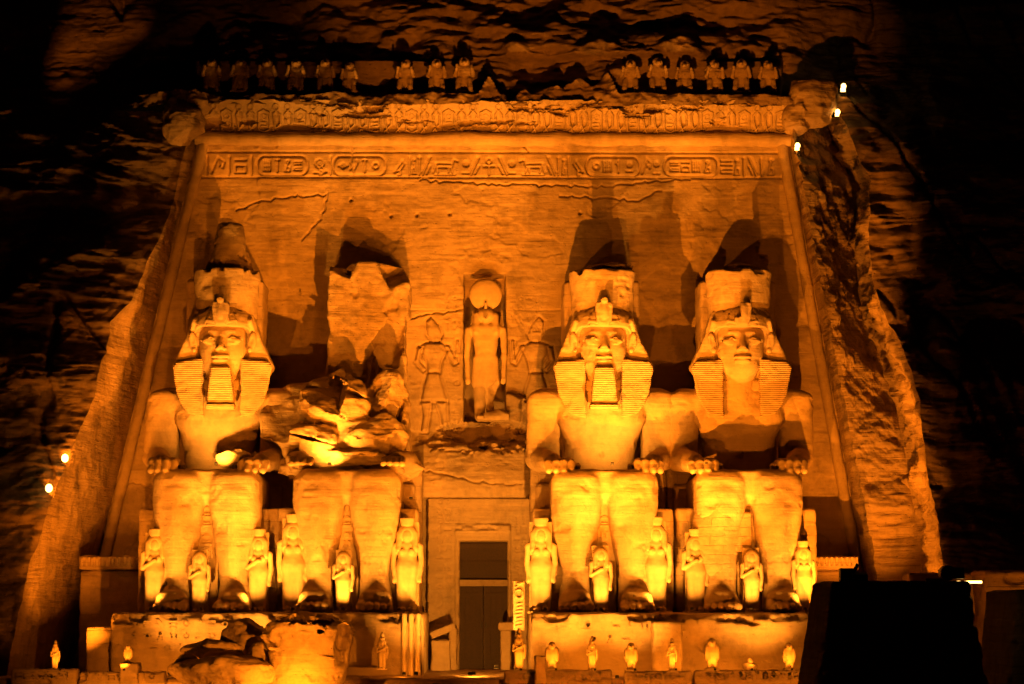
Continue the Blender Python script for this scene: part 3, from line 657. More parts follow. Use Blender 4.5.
# baboon ledge
def pz(py, Y=3): return P(483, py, Y).z
zb0, zb1 = pz(97), pz(58)
n = fbm(X*.7, Z*.9, s=91, o=4)
xl0, xl1 = P(192, 80, 3).x, P(392, 80, 3).x; xr0, xr1 = P(622, 80, 3).x, P(784, 80, 3).x; xm0 = P(475, 80, 3).x
def bandm(a, b, z0, z1, s=.12): return np.clip(np.minimum(np.minimum(X-a, b-X), np.minimum(Z-z0, z1-Z))/s+.0, 0, 1)
mid = np.clip((X+19)/3, 0, 1)*np.clip((18.5-X)/3, 0, 1)
base = 2.7+.45*(Z-ZT)+1.2*fbm(X*.14, Z*.32, s=93, o=5, g=.6)+.26*fbm(X*.5, Z*.9, s=95, o=4, g=.5)+1.5*np.clip(fbm(X*.2, Z*.35, s=97, o=4)-.05, 0, 1)
Y = Y*(1-mid)+base*mid
ov = np.clip((Z-zb1)/.15, 0, 1)*np.clip((zb1+2-Z)/1.5, 0, 1)*mid; Y = Y-ov*(.7+.5*n)
bm = np.maximum(bandm(xl0, P(470, 80, 3).x, zb0, zb1+.15*0), bandm(xr0, xr1, zb0, zb1)); bm = np.clip(bm, 0, 1)
Y = Y*(1-bm)+(3.1+.12*n)*bm
nl = fbm(X*.45, X*0, s=101, o=4); brk = np.clip((X-P(478, 90, 2).x)/.6, 0, 1)*np.clip((P(618, 90, 2).x-X)/.6, 0, 1)
lowb = np.clip((zb0-.1+.12*nl+brk*(.7+.9*nl)-Z)/.14, 0, 1)*mid; Y = Y*(1-lowb)+(1.0+.3*n+.28*fbm(X*1.9, Z*2.4, s=103, o=4)+brk*.35)*lowb
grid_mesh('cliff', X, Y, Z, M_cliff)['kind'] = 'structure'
# ground
g = MB(); g.v = [(-700, -900, -1.2), (700, -900, -1.2), (700, 8, -1.2), (-700, 8, -1.2)]; g.f = [(0, 1, 2, 3)]; g.build('ground', M_sandg)['kind'] = 'structure'
ter = rough_block('terrace', [((0, -8.2, -.4), (21.3, 7.6, .8))], M_block, cell=.14, rough=.03); ter['kind'] = 'structure'
# ------------------------------------------------------------------ colossi
# local frame: origin on the pedestal between the heels, -y towards the viewer
ZP = 3.15
def foot(v, x, k=.15):
    v.add(bx((x, -8.2, .45), (.74, 1.05, .48), .32, tx=-.22, rx=R(-7)), .1)
    v.add(ell((x, -7.6, .9), (.62, .8, .75)), .5)
    s = 1 if x > 0 else -1
    for q, (dx, r, L) in enumerate(((-.52, .24, -10.05), (-.2, .19, -10.0), (.08, .18, -9.9), (.34, .17, -9.78), (.58, .16, -9.6))):
        v.add(cap((x+s*dx*1.05, -8.9, .42), (x+s*dx*1.15, L+.25, .26), r*.93, r*.95), .035)
def legs(v, gap=0.0):
    for x in (-1.38, 1.38):
        s = 1 if x > 0 else -1
        foot(v, x)
        x = s*1.3
        v.add(bx((x, -7.35, 5.3), (1.06, 1.05, 1.15), .55), .2)
        v.add(cap((x*1.0, -7.35, 4.4), (x*.98, -7.45, 1.0), 1.0, .6), .35)
        v.add(ell((x*1.05, -7.2, 3.9), (1.05, 1.0, 1.7)), .4)
        v.add(ell((x, -8.32, 5.35), (.6, .22, .42)), .2)                 # knee cap
        v.add(cap((x, -8.22, 4.7), (x, -7.95, 1.6), .28, .2), .45)            # shin ridge
        v.add(bx((x, -4.9, 5.55), (1.12, 3.3, .95), .5), .3)
        v.add(ell((x+s*.45, -7.3, .95), (.25, .28, .25)), .25)             # ankle bone
    v.add(bx((0, -4.7, 5.75), (2.15, 3.1, .72), .35), .3)                   # kilt over the thighs
    v.add(bx((0, -7.55, 5.9), (.62, .5, .62), .15), .15)
def arms(v):
    for s in (-1, 1):
        v.add(bx((s*2.76, -3.25, 8.75), (.78, .8, 1.75), .36, tx=-.02), .05)
        v.add(ell((s*2.72, -3.3, 9.8), (.84, .88, .9)), .2)
        v.add(cap((s*2.95, -3.1, 7.35), (s*2.35, -6.3, 6.95), .62, .46), .2)
        v.add(bx((s*2.1, -6.55, 6.88), (.68, .8, .26), .2, rz=R(s*6)), .15)
        for q in range(4):
            x = s*(1.58+.345*q); L = (-7.75, -7.95, -7.9, -7.65)[q]
            v.add(cap((x, -6.8, 6.95), (x-s*.03, L+.2, 6.85), .2, .19, (1, 1, .9)), .06)
            v.add(cap((x-s*.03, L+.2, 6.83), (x-s*.04, L-.08, 6.5), .19, .16), .05)
        v.add(cap((s*1.5, -6.2, 6.85), (s*1.22, -6.95, 6.75), .2, .16), .1)
def torso(v):
    v.add(bx((0, -3.2, 9.35), (1.98, 1.05, 1.25), .6, tx=.12), .1)
    v.add(cap((-2.3, -3.3, 9.9), (2.3, -3.3, 9.9), .78, .78), .4)
    v.both(ell((1.02, -4.05, 9.15), (1.05, .5, .75)), .3)
    v.add(bx((0, -3.15, 7.3), (1.62, .95, 1.5), .75, tx=.14), .35)
    v.add(ell((0, -3.9, 7.6), (1.2, .5, 1.1)), .4)
    v.sub(ell((0, -4.42, 7.45), (.12, .2, .15)), .1)
    v.add(cap((0, -3.65, 10.3), (0, -3.9, 11.9), .95, .9), .35)
    v.add(cap((-1.7, -3.95, 6.62), (1.7, -3.95, 6.62), .2), .1)             # belt
def head(v):
    v.add(ell((0, -4.0, 12.8), (1.2, 1.25, 1.5)), .1)
    v.add(ell((0, -4.42, 12.2), (1.04, .86, .98)), .25)
    v.add(ell((0, -4.6, 11.62), (.74, .58, .46)), .4)                       # jaw and chin
    v.bothsub(ell((.58, -5.66, 12.94), (.36, .36, .22)), .22)               # eye sockets
    v.both(ell((.53, -5.05, 12.8), (.37, .2, .16), rz=R(-10)), .025)           # eyes
    v.both(cap((.17, -5.23, 12.82), (.52, -5.25, 12.96), .04), .03)
    v.both(cap((.52, -5.25, 12.96), (1.0, -4.96, 12.86), .04), .03)             # lids
    v.both(cap((.17, -5.23, 12.76), (.55, -5.24, 12.65), .035), .03)
    v.both(cap((.55, -5.24, 12.65), (1.02, -4.95, 12.79), .035), .03)
    v.both(cap((.2, -5.17, 13.22), (.62, -5.1, 13.24), .04), .16)
    v.add(cap((0, -5.2, 13.1), (0, -5.52, 12.46), .12, .17), .12)           # nose
    v.both(ell((.17, -5.42, 12.38), (.14, .17, .1)), .05)
    v.add(ell((0, -5.3, 12.03), (.44, .19, .1)), .04)                     # lips
    v.add(ell((0, -5.26, 11.85), (.4, .2, .11)), .04)
    for s in (-1, 1):                                                        # ears
        v.add(ell((s*1.4, -4.7, 12.78), (.21, .16, .52), ry=R(s*8)), .04); v.sub(ell((s*1.4, -4.9, 12.86), (.1, .12, .3), ry=R(s*8)), .05); v.add(ell((s*1.32, -4.82, 12.38), (.12, .1, .14)), .04)
def nemes(parent, seed):
    v = Vol((-2.8, -6.1, 8.9), (2.8, -1.9, 15.2), .055)
    v.add(ell((0, -3.9, 13.55), (1.56, 1.66, 1.3)), .05)
    wing = [(0, 14.7), (.9, 14.6), (1.38, 14.25), (1.52, 13.8), (1.78, 13.0), (2.08, 12.35), (2.36, 11.75), (2.36, 11.6), (2.1, 11.2), (1.2, 10.5), (0, 10.5)]
    v.both(slab(wing, -4.5, -3.0, .12), .05)
    v.both(cap((1.32, -4.85, 13.75), (1.5, -4.62, 13.25), .12, .08), .06)      # cloth edge above the ears
    v.both(cap((1.0, -5.0, 13.5), (1.34, -4.75, 13.85), .1, .12), .06)
    def band(x, y, z):
        r = np.sqrt((x/1.26)**2+((y+4.0)/1.36)**2); return np.maximum(np.abs(r-1)*1.25-.09, np.abs(z-13.52-.04*(1-np.abs(x)))-.1)
    v.add((band, (-1.4, -5.5, 13.2), (1.4, -4.0, 13.8)), .04)
    for q in range(9):                                                      # pleats running back over the brow
        t = (q-4)/4*1.1; v.sub(cap((1.3*math.sin(t), -4.0-1.62*math.cos(t)*.95, 13.55), (1.0*math.sin(t), -4.0-1.3*math.cos(t), 14.5), .045), .03)
    v.sub(bx((0, -5.5, 12.22), (1.27, 1.2, 1.25), .3), .05)
    o = v.build('headcloth', M_sta, parent, .025, 2.5, seed, .03)
    for s in (-1, 1):
        v = Vol((-2.8, -5.4, 8.9), (2.8, -3.9, 12.3), .05)
        lap = [(s*a, b) for a, b in [(.86, 12.0), (2.2, 11.85), (2.34, 11.68), (2.26, 11.3), (2.1, 10.5), (1.88, 9.85), (1.55, 9.4), (1.2, 9.25), (.86, 9.22)]]
        v.add(slab(lap, -4.82, -4.2, .1), .05)
        for a, b in (((2.3, 11.6), (2.1, 10.5)), ((2.1, 10.5), (1.9, 9.88)), ((1.9, 9.88), (1.55, 9.42)), ((1.55, 9.42), (.88, 9.25))): v.add(cap((s*a[0], -4.74, a[1]), (s*b[0], -4.77, b[1]), .08), .03)
        v.build('lappet', M_neme, o, .03, 2.5, seed+s, .04)
    return o
def crown(parent, seed, x0=0.0, stump=False):
    v = Vol((-2.1, -5.9, 13.9), (2.2, -1.7, 19.3), .06)
    v.add(ecyl((x0*.3, -3.75), 14.0, 16.3, 1.44, 1.6, .9, .08), .05)
    rg = np.random.RandomState(seed)
    for q in range(9):
        t = rg.uniform(0, 6.28); v.sub(rock((1.62*math.cos(t), -3.75+1.5*math.sin(t), 16.33), rg.uniform(.12, .45, 3)*np.array([1.5, 1, .7]), seed*31+q, rough=.03), .03)
    if stump:
        v.add(ecyl((.15, -3.6), 16.0, 16.9, 1.35, .95, .95, .1), .1); v.add(ecyl((.18, -3.6), 16.6, 18.65, .98, .62, 1, .22), .2)
        v.sub(rock((-.9, -4.2, 18.2), (.55, .7, 1.0), 71, rough=.1), .05); v.sub(rock((1.0, -4.2, 17.4), (.3, .5, .7), 72, rough=.1), .05)
    else:
        v.add(rock((.2, -3.4, 16.4), (1.1, 1.0, .32), seed+7, rough=.12), .05)
    return v.build('crown', M_sta, parent, .03, 1.8, seed, .05)
def uraeus(parent, seed, half=False):
    v = Vol((-.9, -6.1, 13.4), (.9, -4.8, 15.6), .045)
    v.add(slab([(-.22, 13.5), (.22, 13.5), (.36, 13.8), (.42, 14.4), (.36, 14.6), (-.36, 14.6), (-.42, 14.4), (-.36, 13.8)], -5.78, -5.3, .08), .05)
    v.add(ell((0, -5.76, 14.15), (.2, .14, .4)), .1)
    if not half: v.add(ell((0, -5.85, 14.68), (.18, .26, .15)), .06)
    v.both(cap((.2, -5.5, 13.65), (.66, -5.32, 13.72), .12, .1), .05); v.both(cap((.66, -5.32, 13.72), (.55, -5.25, 14.0), .1, .08), .05)
    if half: v.sub(bx((-.4, -5.6, 14.4), (.3, .6, .5), .05), .03)
    return v.build('cobra_emblem', M_sta, parent, .015, 4, seed)
def beard(parent, seed):
    v = Vol((-.9, -6.1, 9.2), (.9, -4.6, 11.9), .05)
    v.add(slab([(-.44, 11.55), (.44, 11.55), (.52, 11.0), (.64, 9.75), (-.64, 9.75), (-.52, 11.0)], -5.5, -4.75, .08), .05)
    v.add(bx((0, -5.22, 9.66), (.7, .42, .13), .08), .05)
    return v.build('beard', M_beard, parent, .02, 3, seed, .02)
def throne(parent, seed, back=True):
    v = Vol((-3.6, -7.2, -.15), (3.6, 1.6, 17.2), .13)
    v.add(bx((0, -2.6, 2.4), (3.27, 3.9, 2.42), .08), .03)
    v.add(bx((0, -.2, 3.0), (3.3, 1.3, 4.2), .1), .03)
    if back: v.add(bx((.15, -.9, 8.1), (1.85, 1.5, 8.0), .12), .03)                    # back pillar
    v.add(bx((0, -.6, 4.6), (3.0, 1.4, 1.6), .1), .03)
    return v.build('throne', M_block, parent, .04, 1.2, seed, .06)
def legpanel(parent, seed, z1):
    v = Vol((-.8, -8.1, -.1), (.8, -6.2, z1+.2), .06)
    v.add(bx((0, -7.0, z1/2), (.55, .35, z1/2), .05), .03)
    o = v.build('carved_panel', M_fig, parent, .02, 2, seed)
    rg = random.Random(seed)
    for k in range(7):
        mb = MB()
        z = z1-.35-k*.42
        if z < 3.0: break
        t = rg.randint(0, 3)
        if t == 0: mb.cyl((0, -7.33, z), (0, -7.42, z), .13)
        elif t == 1: mb.box((0, -7.37, z), (.22, .05, .05)); mb.box((0, -7.37, z+.13), (.16, .05, .03))
        elif t == 2: mb.box((-.1, -7.37, z), (.05, .05, .16)); mb.box((.12, -7.37, z), (.05, .05, .16))
        else: mb.box((0, -7.37, z), (.18, .05, .06), 0, .4)
        mb.build('carved_sign', M_fig, o, .01)
    return o
bodyV = None
def make_body(parent, seed, mat, upper=True, headx=0.0):
    v = Vol((-4.0, -10.5, -.12), (4.0, -1.2, 14.6 if upper else 8.3), .06)
    legs(v)
    if upper:
        torso(v); arms(v)
        v.sub(rock((2.4, -4.4, 7.9), (.2, .3, .3), 5), .03)
        head(v)
    else:
        for s in (-1, 1):
            v.add(bx((s*2.12, -7.0, 6.98), (.52, .62, .2), .15, rz=R(s*8)), .25); v.add(cap((s*2.7, -4.6, 7.1), (s*2.2, -6.6, 7.1), .5, .4), .2)
            for q in range(4): x = s*(1.68+.29*q); v.add(cap((x, -7.4, 7.02), (x, -8.1, 6.8), .165, .14), .05)
        for q, (x, y, z, a, b, c) in enumerate(((-1.2, -4.4, 6.9, 2.0, 1.6, .8), (1.4, -4.6, 6.8, 1.8, 1.6, .7), (0, -6.2, 6.5, 1.6, .9, .5))):
            v.add(rock((x, y, z), (a, b, c), 200+q, rough=.12), .15)
    def post(V, N):
        # slight outward set of the upper body, as the carving leans
        if headx: V[:, 0] += headx*np.clip((V[:, 2]-6.5)/6, 0, 1)
        return V
    return v.build('body', mat, parent, .022, 1.6, seed, .05, post)
def colossus(px, label, seed, mat=None, stump=False, has_beard=True, headx=0.0, upper=True, panel=6.0):
    base = P(px, 610, -8.5); root = empty('colossus', (base.x, 0, ZP))
    tag(root, label, 'statue', 'seated colossi across the facade')
    make_body(root, seed, mat or M_sta, upper, headx)
    throne(root, seed, upper)
    legpanel(root, seed, panel)
    if upper:
        for o in [nemes(root, seed), crown(root, seed+3, stump=stump, x0=.3 if stump else 0), uraeus(root, seed, half=(seed == 44))]+([beard(root, seed)] if has_beard else []):
            o.location.x = headx
    return root
C1 = colossus(203, 'leftmost seated colossus, its crown keeping a ragged upper stump, long plaited beard', 11, stump=True, headx=.32)
C3 = colossus(606, 'seated colossus just right of the doorway with flat broken crown and plaited beard', 33, headx=.12)
C4 = colossus(752, 'rightmost seated colossus with flat crown, beard broken off and patched shin', 44, has_beard=False, headx=.03)
C2 = colossus(345, 'shattered colossus left of the doorway, only its lap and legs left below rubble', 22, upper=False)
# brick-like stone patching on the shin of the rightmost colossus
v = Vol((-2.7, -8.9, 1.2), (.5, -6.2, 5.0), .06); x = -1.38
v.add(cap((x*1.02, -7.37, 4.2), (x*1.02, -7.42, 2.2), 1.05, .8), .3); v.add(ell((x*1.08, -7.22, 3.7), (1.07, 1.05, 1.6)), .4); v.add(cap((x, -8.24, 4.6), (x, -8.05, 2.2), .28, .2), .45)
v.add(bx((-.35, -7.5, 3.7), (.45, .45, .9), .1), .1)
v.sub(bx((x, -5.9, 3), (3, 1.3, 3), .05), .03)
v.build('patched_shin', M_mason, C4, .02, 2, 4)
# broken torso and back of the second colossus
ox = C2.location.x
def pl(pts, Y): return [(P(a, b, Y).x-ox, P(a, b, Y).z-ZP) for a, b in pts]
def bar(px, py, Y, h, rx, ry, rz): p = P(px, py, Y); return bx((p.x-ox, Y, p.z-ZP), h, .04, rx=R(rx), ry=R(ry), rz=R(rz))
v = Vol((-4.6, -7.6, 5.9), (4.4, -.2, 12.9), .08)
v.add(slab(pl([(262, 410), (272, 392), (296, 384), (322, 374), (340, 366), (360, 380), (372, 396), (404, 388), (408, 430), (404, 474), (296, 474), (286, 448), (262, 440)], -4), -11.5, -5.5, .12, .74), .03)
for q, (px, py, Y, r) in enumerate(((376, 440, -5.2, (1.4, 1.3, 1.2)), (335, 405, -4.6, (1.5, 1.2, 1.6)), (388, 405, -3.6, (.9, 1.2, 1.5)), (310, 440, -5.6, (1.3, 1.2, .9)), (352, 462, -6.3, (1.9, 1.0, .5)))):
    p = P(px, py, Y); v.add(rock((p.x-ox, Y, p.z-ZP), r, 700+q, n=8, rough=.07), .35)
for q, (px, py, Y, h, a, b, c) in enumerate(((300, 376, -4.6, (2.2, 2.0, .5), 30, 16, 8), (283, 450, -6.0, (.7, .8, .3), 0, 8, 0), (322, 402, -5.9, (1.3, .5, .04), 10, 38, 0), (315, 440, -6.4, (1.4, .6, .06), 0, 15, 0), (398, 420, -4.8, (.08, .8, 1.6), 0, 12, 0), (350, 392, -5.0, (1.6, .6, .06), 0, 24, 0))):
    v.sub(bar(px, py, Y, h, a, b, c), .03)
v.build('broken_torso', M_rubble, C2, .13, 1.0, 9, .12)
v = Vol((-2.6, -2.8, 8.6), (4.4, 1.8, 17.4), .08)
v.add(slab(pl([(331, 268), (347, 270), (352, 265), (376, 264), (403, 266), (411, 288), (409, 316), (388, 321), (374, 344), (367, 408), (326, 412), (330, 340), (329, 300)], -.4), -2.6, 0, .06, .08), .02)
v.add(slab(pl([(365, 318), (405, 318), (409, 440), (355, 440)], .3), -1.6, .6, .1, .06), .02)
for q, (px, py, Y, h, a, b, c) in enumerate(((335, 262, -1.5, (1.0, .8, .5), 20, 25, 0), (398, 270, -1.2, (.8, .9, .6), 30, -25, 10), (352, 286, -2.2, (1.4, .5, .12), 25, 12, 4), (350, 330, -1.9, (1.3, .45, .1), 20, -6, 0), (345, 352, -2.1, (1.2, .5, .14), 30, 4, 0), (395, 340, -1.2, (.7, .8, 1.2), 0, 18, 35), (388, 385, -1.3, (.5, .6, 1.4), 10, -14, -25), (400, 308, -1.9, (.8, .6, .7), 0, 30, -20), (345, 318, -2.3, (1.6, .5, .05), 10, 3, 0), (360, 285, -2.3, (.05, .5, .9), 0, 35, 0))):
    v.sub(bar(px, py, Y, h, a, b, c), .03)
for q in range(0):
    rg = np.random.RandomState(q+160); v.sub(rock((rg.uniform(-.6, 3.2), rg.uniform(-1.8, -1.0), rg.uniform(10, 17)), rg.uniform(.2, .6, 3), 600+q, n=7, rough=.03), .02)
v.build('back_pillar', M_rubble, C2, .10, 1.1, 10, .12)
# loose stone lying in the lap of the leftmost colossus
v = Vol((-1, -1, -.6), (1, 1, .6), .05); v.add(rock((0, 0, 0), (.72, .5, .42), 77, rough=.05), .05)
o = v.build('loose_stone', M_fig, None, .02); p = P(234, 458, -6.6); o.location = (p.x, -6.6, p.z); tag(o, 'bright loose stone lying in the lap of the leftmost colossus', 'stone')

# ------------------------------------------------------------------ pedestals and side blocks
def pedestal(x0, x1, label, seed, chips):
    a = P(x0, 613, -10.95); b = P(x1, 613, -10.95)
    v = Vol((a.x-.3, -11.5, .2), (b.x+.3, -1.0, ZP+.3), .1)
    v.add(bx(((a.x+b.x)/2, -5.95, (ZP+.3)/2), ((b.x-a.x)/2, 5.0, (ZP-.3)/2), .06), .03)
    rg = np.random.RandomState(seed)
    for q in range(chips):
        xx = rg.uniform(a.x, b.x); v.sub(rock((xx, -11.15, ZP+rg.uniform(-.1, .12)), (rg.uniform(.6, 2.0), rg.uniform(.4, .7), rg.uniform(.28, .5)), seed*9+q, rough=.16, fr=1.6), .03)
    o = v.build('pedestal', M_fac, None, .03, 1.4, seed, .05); return tag(o, label, 'pedestal')
pedestal(111, 424, 'long pale pedestal under the two colossi left of the doorway', 3, 12)
pedestal(531, 822, 'long pale pedestal with carved signs under the two colossi right of the doorway', 6, 14)
# faint carved signs on the pedestal fronts
def signs(parent, spots, Y, s=.45, dp=.02):
    mb = MB(); rg = random.Random(int(spots[0][0]*7+spots[0][1]))
    for px, py in spots:
        p = P(px, py, Y); g = GL[rg.choice(GN)]
        for st in g:
            pts = [(st[1]+st[3]*math.cos(t*.7854), st[2]+st[3]*math.sin(t*.7854)) for t in range(9)] if isinstance(st, tuple) else st
            for (a, b), (c, d) in zip(pts, pts[1:]):
                A = Vector((p.x+a*s, Y, p.z+b*s)); B_ = Vector((p.x+c*s, Y, p.z+d*s)); m = (A+B_)/2; e = B_-A; L = e.length/2+.02
                bb = len(mb.v); t = e.normalized() if e.length > 0 else Vector((1, 0, 0)); n = Vector((-t.z, 0, t.x))*.03
                for yy in (-dp, .05):
                    for q in (-1, 1):
                        for w in (-1, 1): mb.v.append(tuple(m+t*L*q+n*w+Vector((0, yy, 0))))
                for f in ((0, 1, 3, 2), (4, 6, 7, 5), (0, 4, 5, 1), (2, 3, 7, 6), (0, 2, 6, 4), (1, 5, 7, 3)): mb.f.append(tuple(bb+k for k in f))
    return mb
for nm, rows in (('left', ((628, 130, 232, 13), (640, 130, 232, 13), (652, 150, 190, 13))), ('right', ((630, 556, 645, 14), (643, 590, 640, 16)))):
    sp = [(x, y) for y, a, b, st in rows for x in range(a, b, st)]
    par = [o for o in SC.objects if o.name.startswith('pedestal')][0 if nm == 'left' else 1]
    for q in sp: signs(None, [q], -10.96, .36, .008).build('carved_sign', M_fac, par)
rough_block('low_block', [(86, 627, 112, 690, -10.7, 3.5)], M_block, 'low stone block stepping down at the left end of the left pedestal', 'stone block', chips=.5, seed=12)
for x0, x1, lb, sd in ((80, 146, 'small side shrine wall with worn cornice left of the leftmost colossus', 3), (811, 858, 'small side wall with worn cornice right of the rightmost colossus', 5)):
    o = rough_block('side_wall', [(x0, 571, x1, 680, -4.0, 3.5), (x0-1, 556, x1+1, 570, -4.35, 4.0)], M_block, lb, 'wall', chips=.6, seed=sd, cell=.09)
    a = P(x0, 568, -4.42); b = P(x1, 568, -4.42); xs_ = np.linspace(a.x, b.x, int((b.x-a.x)/.025))[None, :]; zs_ = np.linspace(a.z+.1, a.z+.5, 9)[:, None]
    dd = .07*np.clip(np.sin(xs_*2*math.pi/.24)*3, -1, 1)*np.clip(np.minimum(zs_-a.z-.1, a.z+.5-zs_)*14, 0, 1)
    grid_mesh('bead_frieze', xs_+0*zs_, -4.45-dd, zs_+0*xs_, M_block, o)

# ------------------------------------------------------------------ standing figures beside the legs
def standing(kind, h=4.2):
    """unit built 4.2 m tall, facing -y"""
    root = empty('standing_statue')
    v = Vol((-1.0, -.95, -.05), (1.0, .7, 3.75), .045)
    v.add(bx((0, 0, 1.1), (.42, .27, 1.15), .2, tx=.02), .1)
    v.both(cap((.2, -.12, .25), (.22, -.12, 1.9), .2, .25), .12)
    v.add(ell((0, -.02, 1.95), (.5, .3, .42)), .15)
    v.add(ell((0, 0, 2.55), (.42, .26, .6)), .2)
    v.add(cap((-.42, 0, 2.88), (.42, 0, 2.88), .19), .15)
    if kind != 'prince': v.both(ell((.2, -.24, 2.62), (.16, .12, .15)), .06)
    v.add(cap((0, 0, 2.95), (0, -.03, 3.2), .15), .08)
    v.add(ell((0, -.09, 3.34), (.26, .27, .31)), .05)
    v.add(cap((0, -.27, 3.42), (0, -.33, 3.3), .035, .05), .03); v.add(ell((0, -.28, 3.2), (.09, .05, .035)), .02)
    v.both(ell((.1, -.26, 3.43), (.06, .04, .035)), .015); v.both(cap((.04, -.28, 3.5), (.16, -.24, 3.5), .025), .02)
    v.both(bx((.2, -.35, .09), (.15, .42, .1), .07), .05)
    v.add(cap((.56, 0, 2.85), (.62, -.02, 2.1), .14, .11), .06); v.add(cap((.62, -.02, 2.1), (.56, -.14, 1.5), .11, .09), .04); v.add(ell((.56, -.16, 1.38), (.1, .13, .16)), .03)
    if kind in ('queen',):
        v.add(cap((-.56, 0, 2.85), (-.62, -.02, 2.1), .14, .11), .06); v.add(cap((-.62, -.02, 2.1), (-.56, -.14, 1.5), .11, .09), .04); v.add(ell((-.56, -.16, 1.38), (.1, .13, .16)), .03)
    else:
        v.add(cap((-.56, 0, 2.85), (-.62, -.08, 2.15), .14, .11), .06); v.add(cap((-.62, -.08, 2.15), (-.05, -.38, 2.5), .11, .085), .04); v.add(ell((.02, -.4, 2.52), (.14, .08, .11)), .03)
    v.build('body', M_fig, root, .012, 3, 2)
    v = Vol((-.8, -.7, 2.3), (.8, .6, 4.3), .045)
    v.add(ell((0, .02, 3.42), (.4, .34, .42)), .03); v.both(cap((.33, -.02, 3.4), (.36, -.2, 2.72), .15, .13), .06); v.sub(ell((0, -.36, 3.3), (.21, .2, .25)), .03)
    v.build('wig', M_fig, root, .012, 3, 3)
    if kind in ('queen', 'princess'):
        v = Vol((-.6, -.5, 3.6), (.6, .5, 4.4), .045); v.add(ecyl((0, 0), 3.72, 4.1, .27, .34, 1, .04), .03); v.build('crown', M_fig, root, .012, 3, 3)
    if kind == 'king':
        v = Vol((-.6, -.5, 3.4), (.6, .5, 4.9), .045); v.add(ecyl((0, 0), 3.66, 4.0, .3, .36, 1, .04), .03); v.add(ell((0, .05, 4.2), (.24, .24, .5)), .08); v.build('crown', M_fig, root, .012, 3, 3)
        mb = MB(); mb.box((0, -.1, -.02), (.62, .62, .08)); mb.build('base', M_fig, root, .02); return root
    mb = MB(); mb.box((0, .42, 1.95), (.5, .2, 1.98)); mb.box((0, -.1, -.02), (.62, .72, .05)); mb.build('back_pillar', M_fig, root, .02)
    return root
protoQ = standing('queen'); protoP = standing('prince'); protoR = standing('princess'); usedp = {protoQ: False, protoP: False, protoR: False}
GS = 'standing family statues beside the legs of the colossi'
def place_fig(proto, px, ybot, ytop, Y, label):
    a = P(px, ybot, Y); b = P(px, ytop, Y); o = proto if not usedp[proto] else copy_tree(proto); usedp[proto] = True
    s = (b.z-ZP)/4.1 if proto is not protoP else (b.z-ZP)/3.85
    o.location = (a.x, Y, ZP+.05); o.scale = (s*1.0, s, s); o.rotation_euler.z = R(random.uniform(-4, 4)); tag(o, label, 'statue', GS)
place_fig(protoR, 154, 610, 530, -7.9, 'standing queen statue at the outer side of the leftmost colossus, half behind its leg')
place_fig(protoP, 199, 610, 552, -8.3, 'small figure between the legs of the leftmost colossus')
place_fig(protoR, 258, 610, 530, -7.7, 'brightly lit standing statue right of the leftmost colossus')
place_fig(protoQ, 293, 610, 515, -7.7, 'standing statue left of the shattered colossus, next to the shadowed gap')
place_fig(protoP, 343, 610, 552, -8.5, 'small brightly lit figure between the legs of the shattered colossus')
place_fig(protoQ, 407, 610, 519, -7.8, 'tall wigged queen statue left of the doorway beside the shattered colossus')
place_fig(protoQ, 541, 610, 519, -7.8, 'tall wigged queen statue right of the doorway')
place_fig(protoP, 601, 610, 548, -8.5, 'small figure between the legs of the colossus right of the doorway')
place_fig(protoQ, 656, 610, 518, -7.7, 'brightest standing statue, right of the second colossus from the right')
place_fig(protoR, 696, 610, 530, -7.7, 'standing statue left of the rightmost colossus')
place_fig(protoP, 752, 610, 550, -8.4, 'small figure between the legs of the rightmost colossus')
place_fig(protoQ, 804, 610, 542, -7.9, 'standing statue at the outer side of the rightmost colossus')

# ------------------------------------------------------------------ falcon-headed god in the niche
god = empty('niche_god_statue'); pb = P(485, 420, .6); god.location = (pb.x+.03, .75, pb.z)
tag(god, 'falcon-headed god with sun disc standing in the central niche', 'statue')
v = Vol((-1.2, -.9, -.1), (1.2, .9, 6.1), .05)
v.both(cap((.3, -.1, .2), (.3, -.05, 2.2), .25, .34), .08); v.add(bx((0, 0, 2.45), (.66, .34, .8), .2, tx=-.05), .12)
v.add(bx((0, 0, 3.9), (.62, .34, .9), .25, tx=.13), .15); v.add(cap((-.62, 0, 4.55), (.62, 0, 4.55), .24), .15)
v.both(cap((.86, 0, 4.5), (.93, -.03, 3.2), .19, .15), .06); v.both(cap((.93, -.03, 3.2), (.88, -.15, 2.1), .15, .12), .05); v.both(ell((.88, -.18, 1.95), (.14, .15, .2)), .03)
v.add(bx((.86, -.2, 1.15), (.12, .1, .75), .05), .05)
v.add(cap((0, 0, 4.6), (0, -.05, 5.2), .22), .1); v.add(ell((0, -.08, 5.25), (.42, .42, .38)), .08); v.add(cap((0, -.38, 5.25), (0, -.72, 4.98), .17, .04), .06)
v.both(cap((.42, .0, 5.2), (.5, -.25, 4.4), .22, .16), .06); v.both(bx((.27, -.35, .1), (.18, .45, .1), .06), .05)
v.both(ell((.16, -.42, 5.32), (.08, .05, .05)), .02)
v.sub(rock((.7, -.4, .7), (.8, .6, 1.1), 12, rough=.1), .05); v.add(rock((.75, -.2, .0), (.9, .7, .5), 13, rough=.1), .1)
v.build('body', M_fig, god, .02, 2.5, 4)
v = Vol((-1.0, -.5, 5.3), (1.0, .5, 7.3), .05); v.add(ell((0, .02, 6.28), (.82, .28, .8)), .03); v.add(cap((0, -.3, 5.55), (0, -.34, 5.85), .09, .06), .05); v.build('sun_disc', M_fig, god, .012, 2.5, 4)

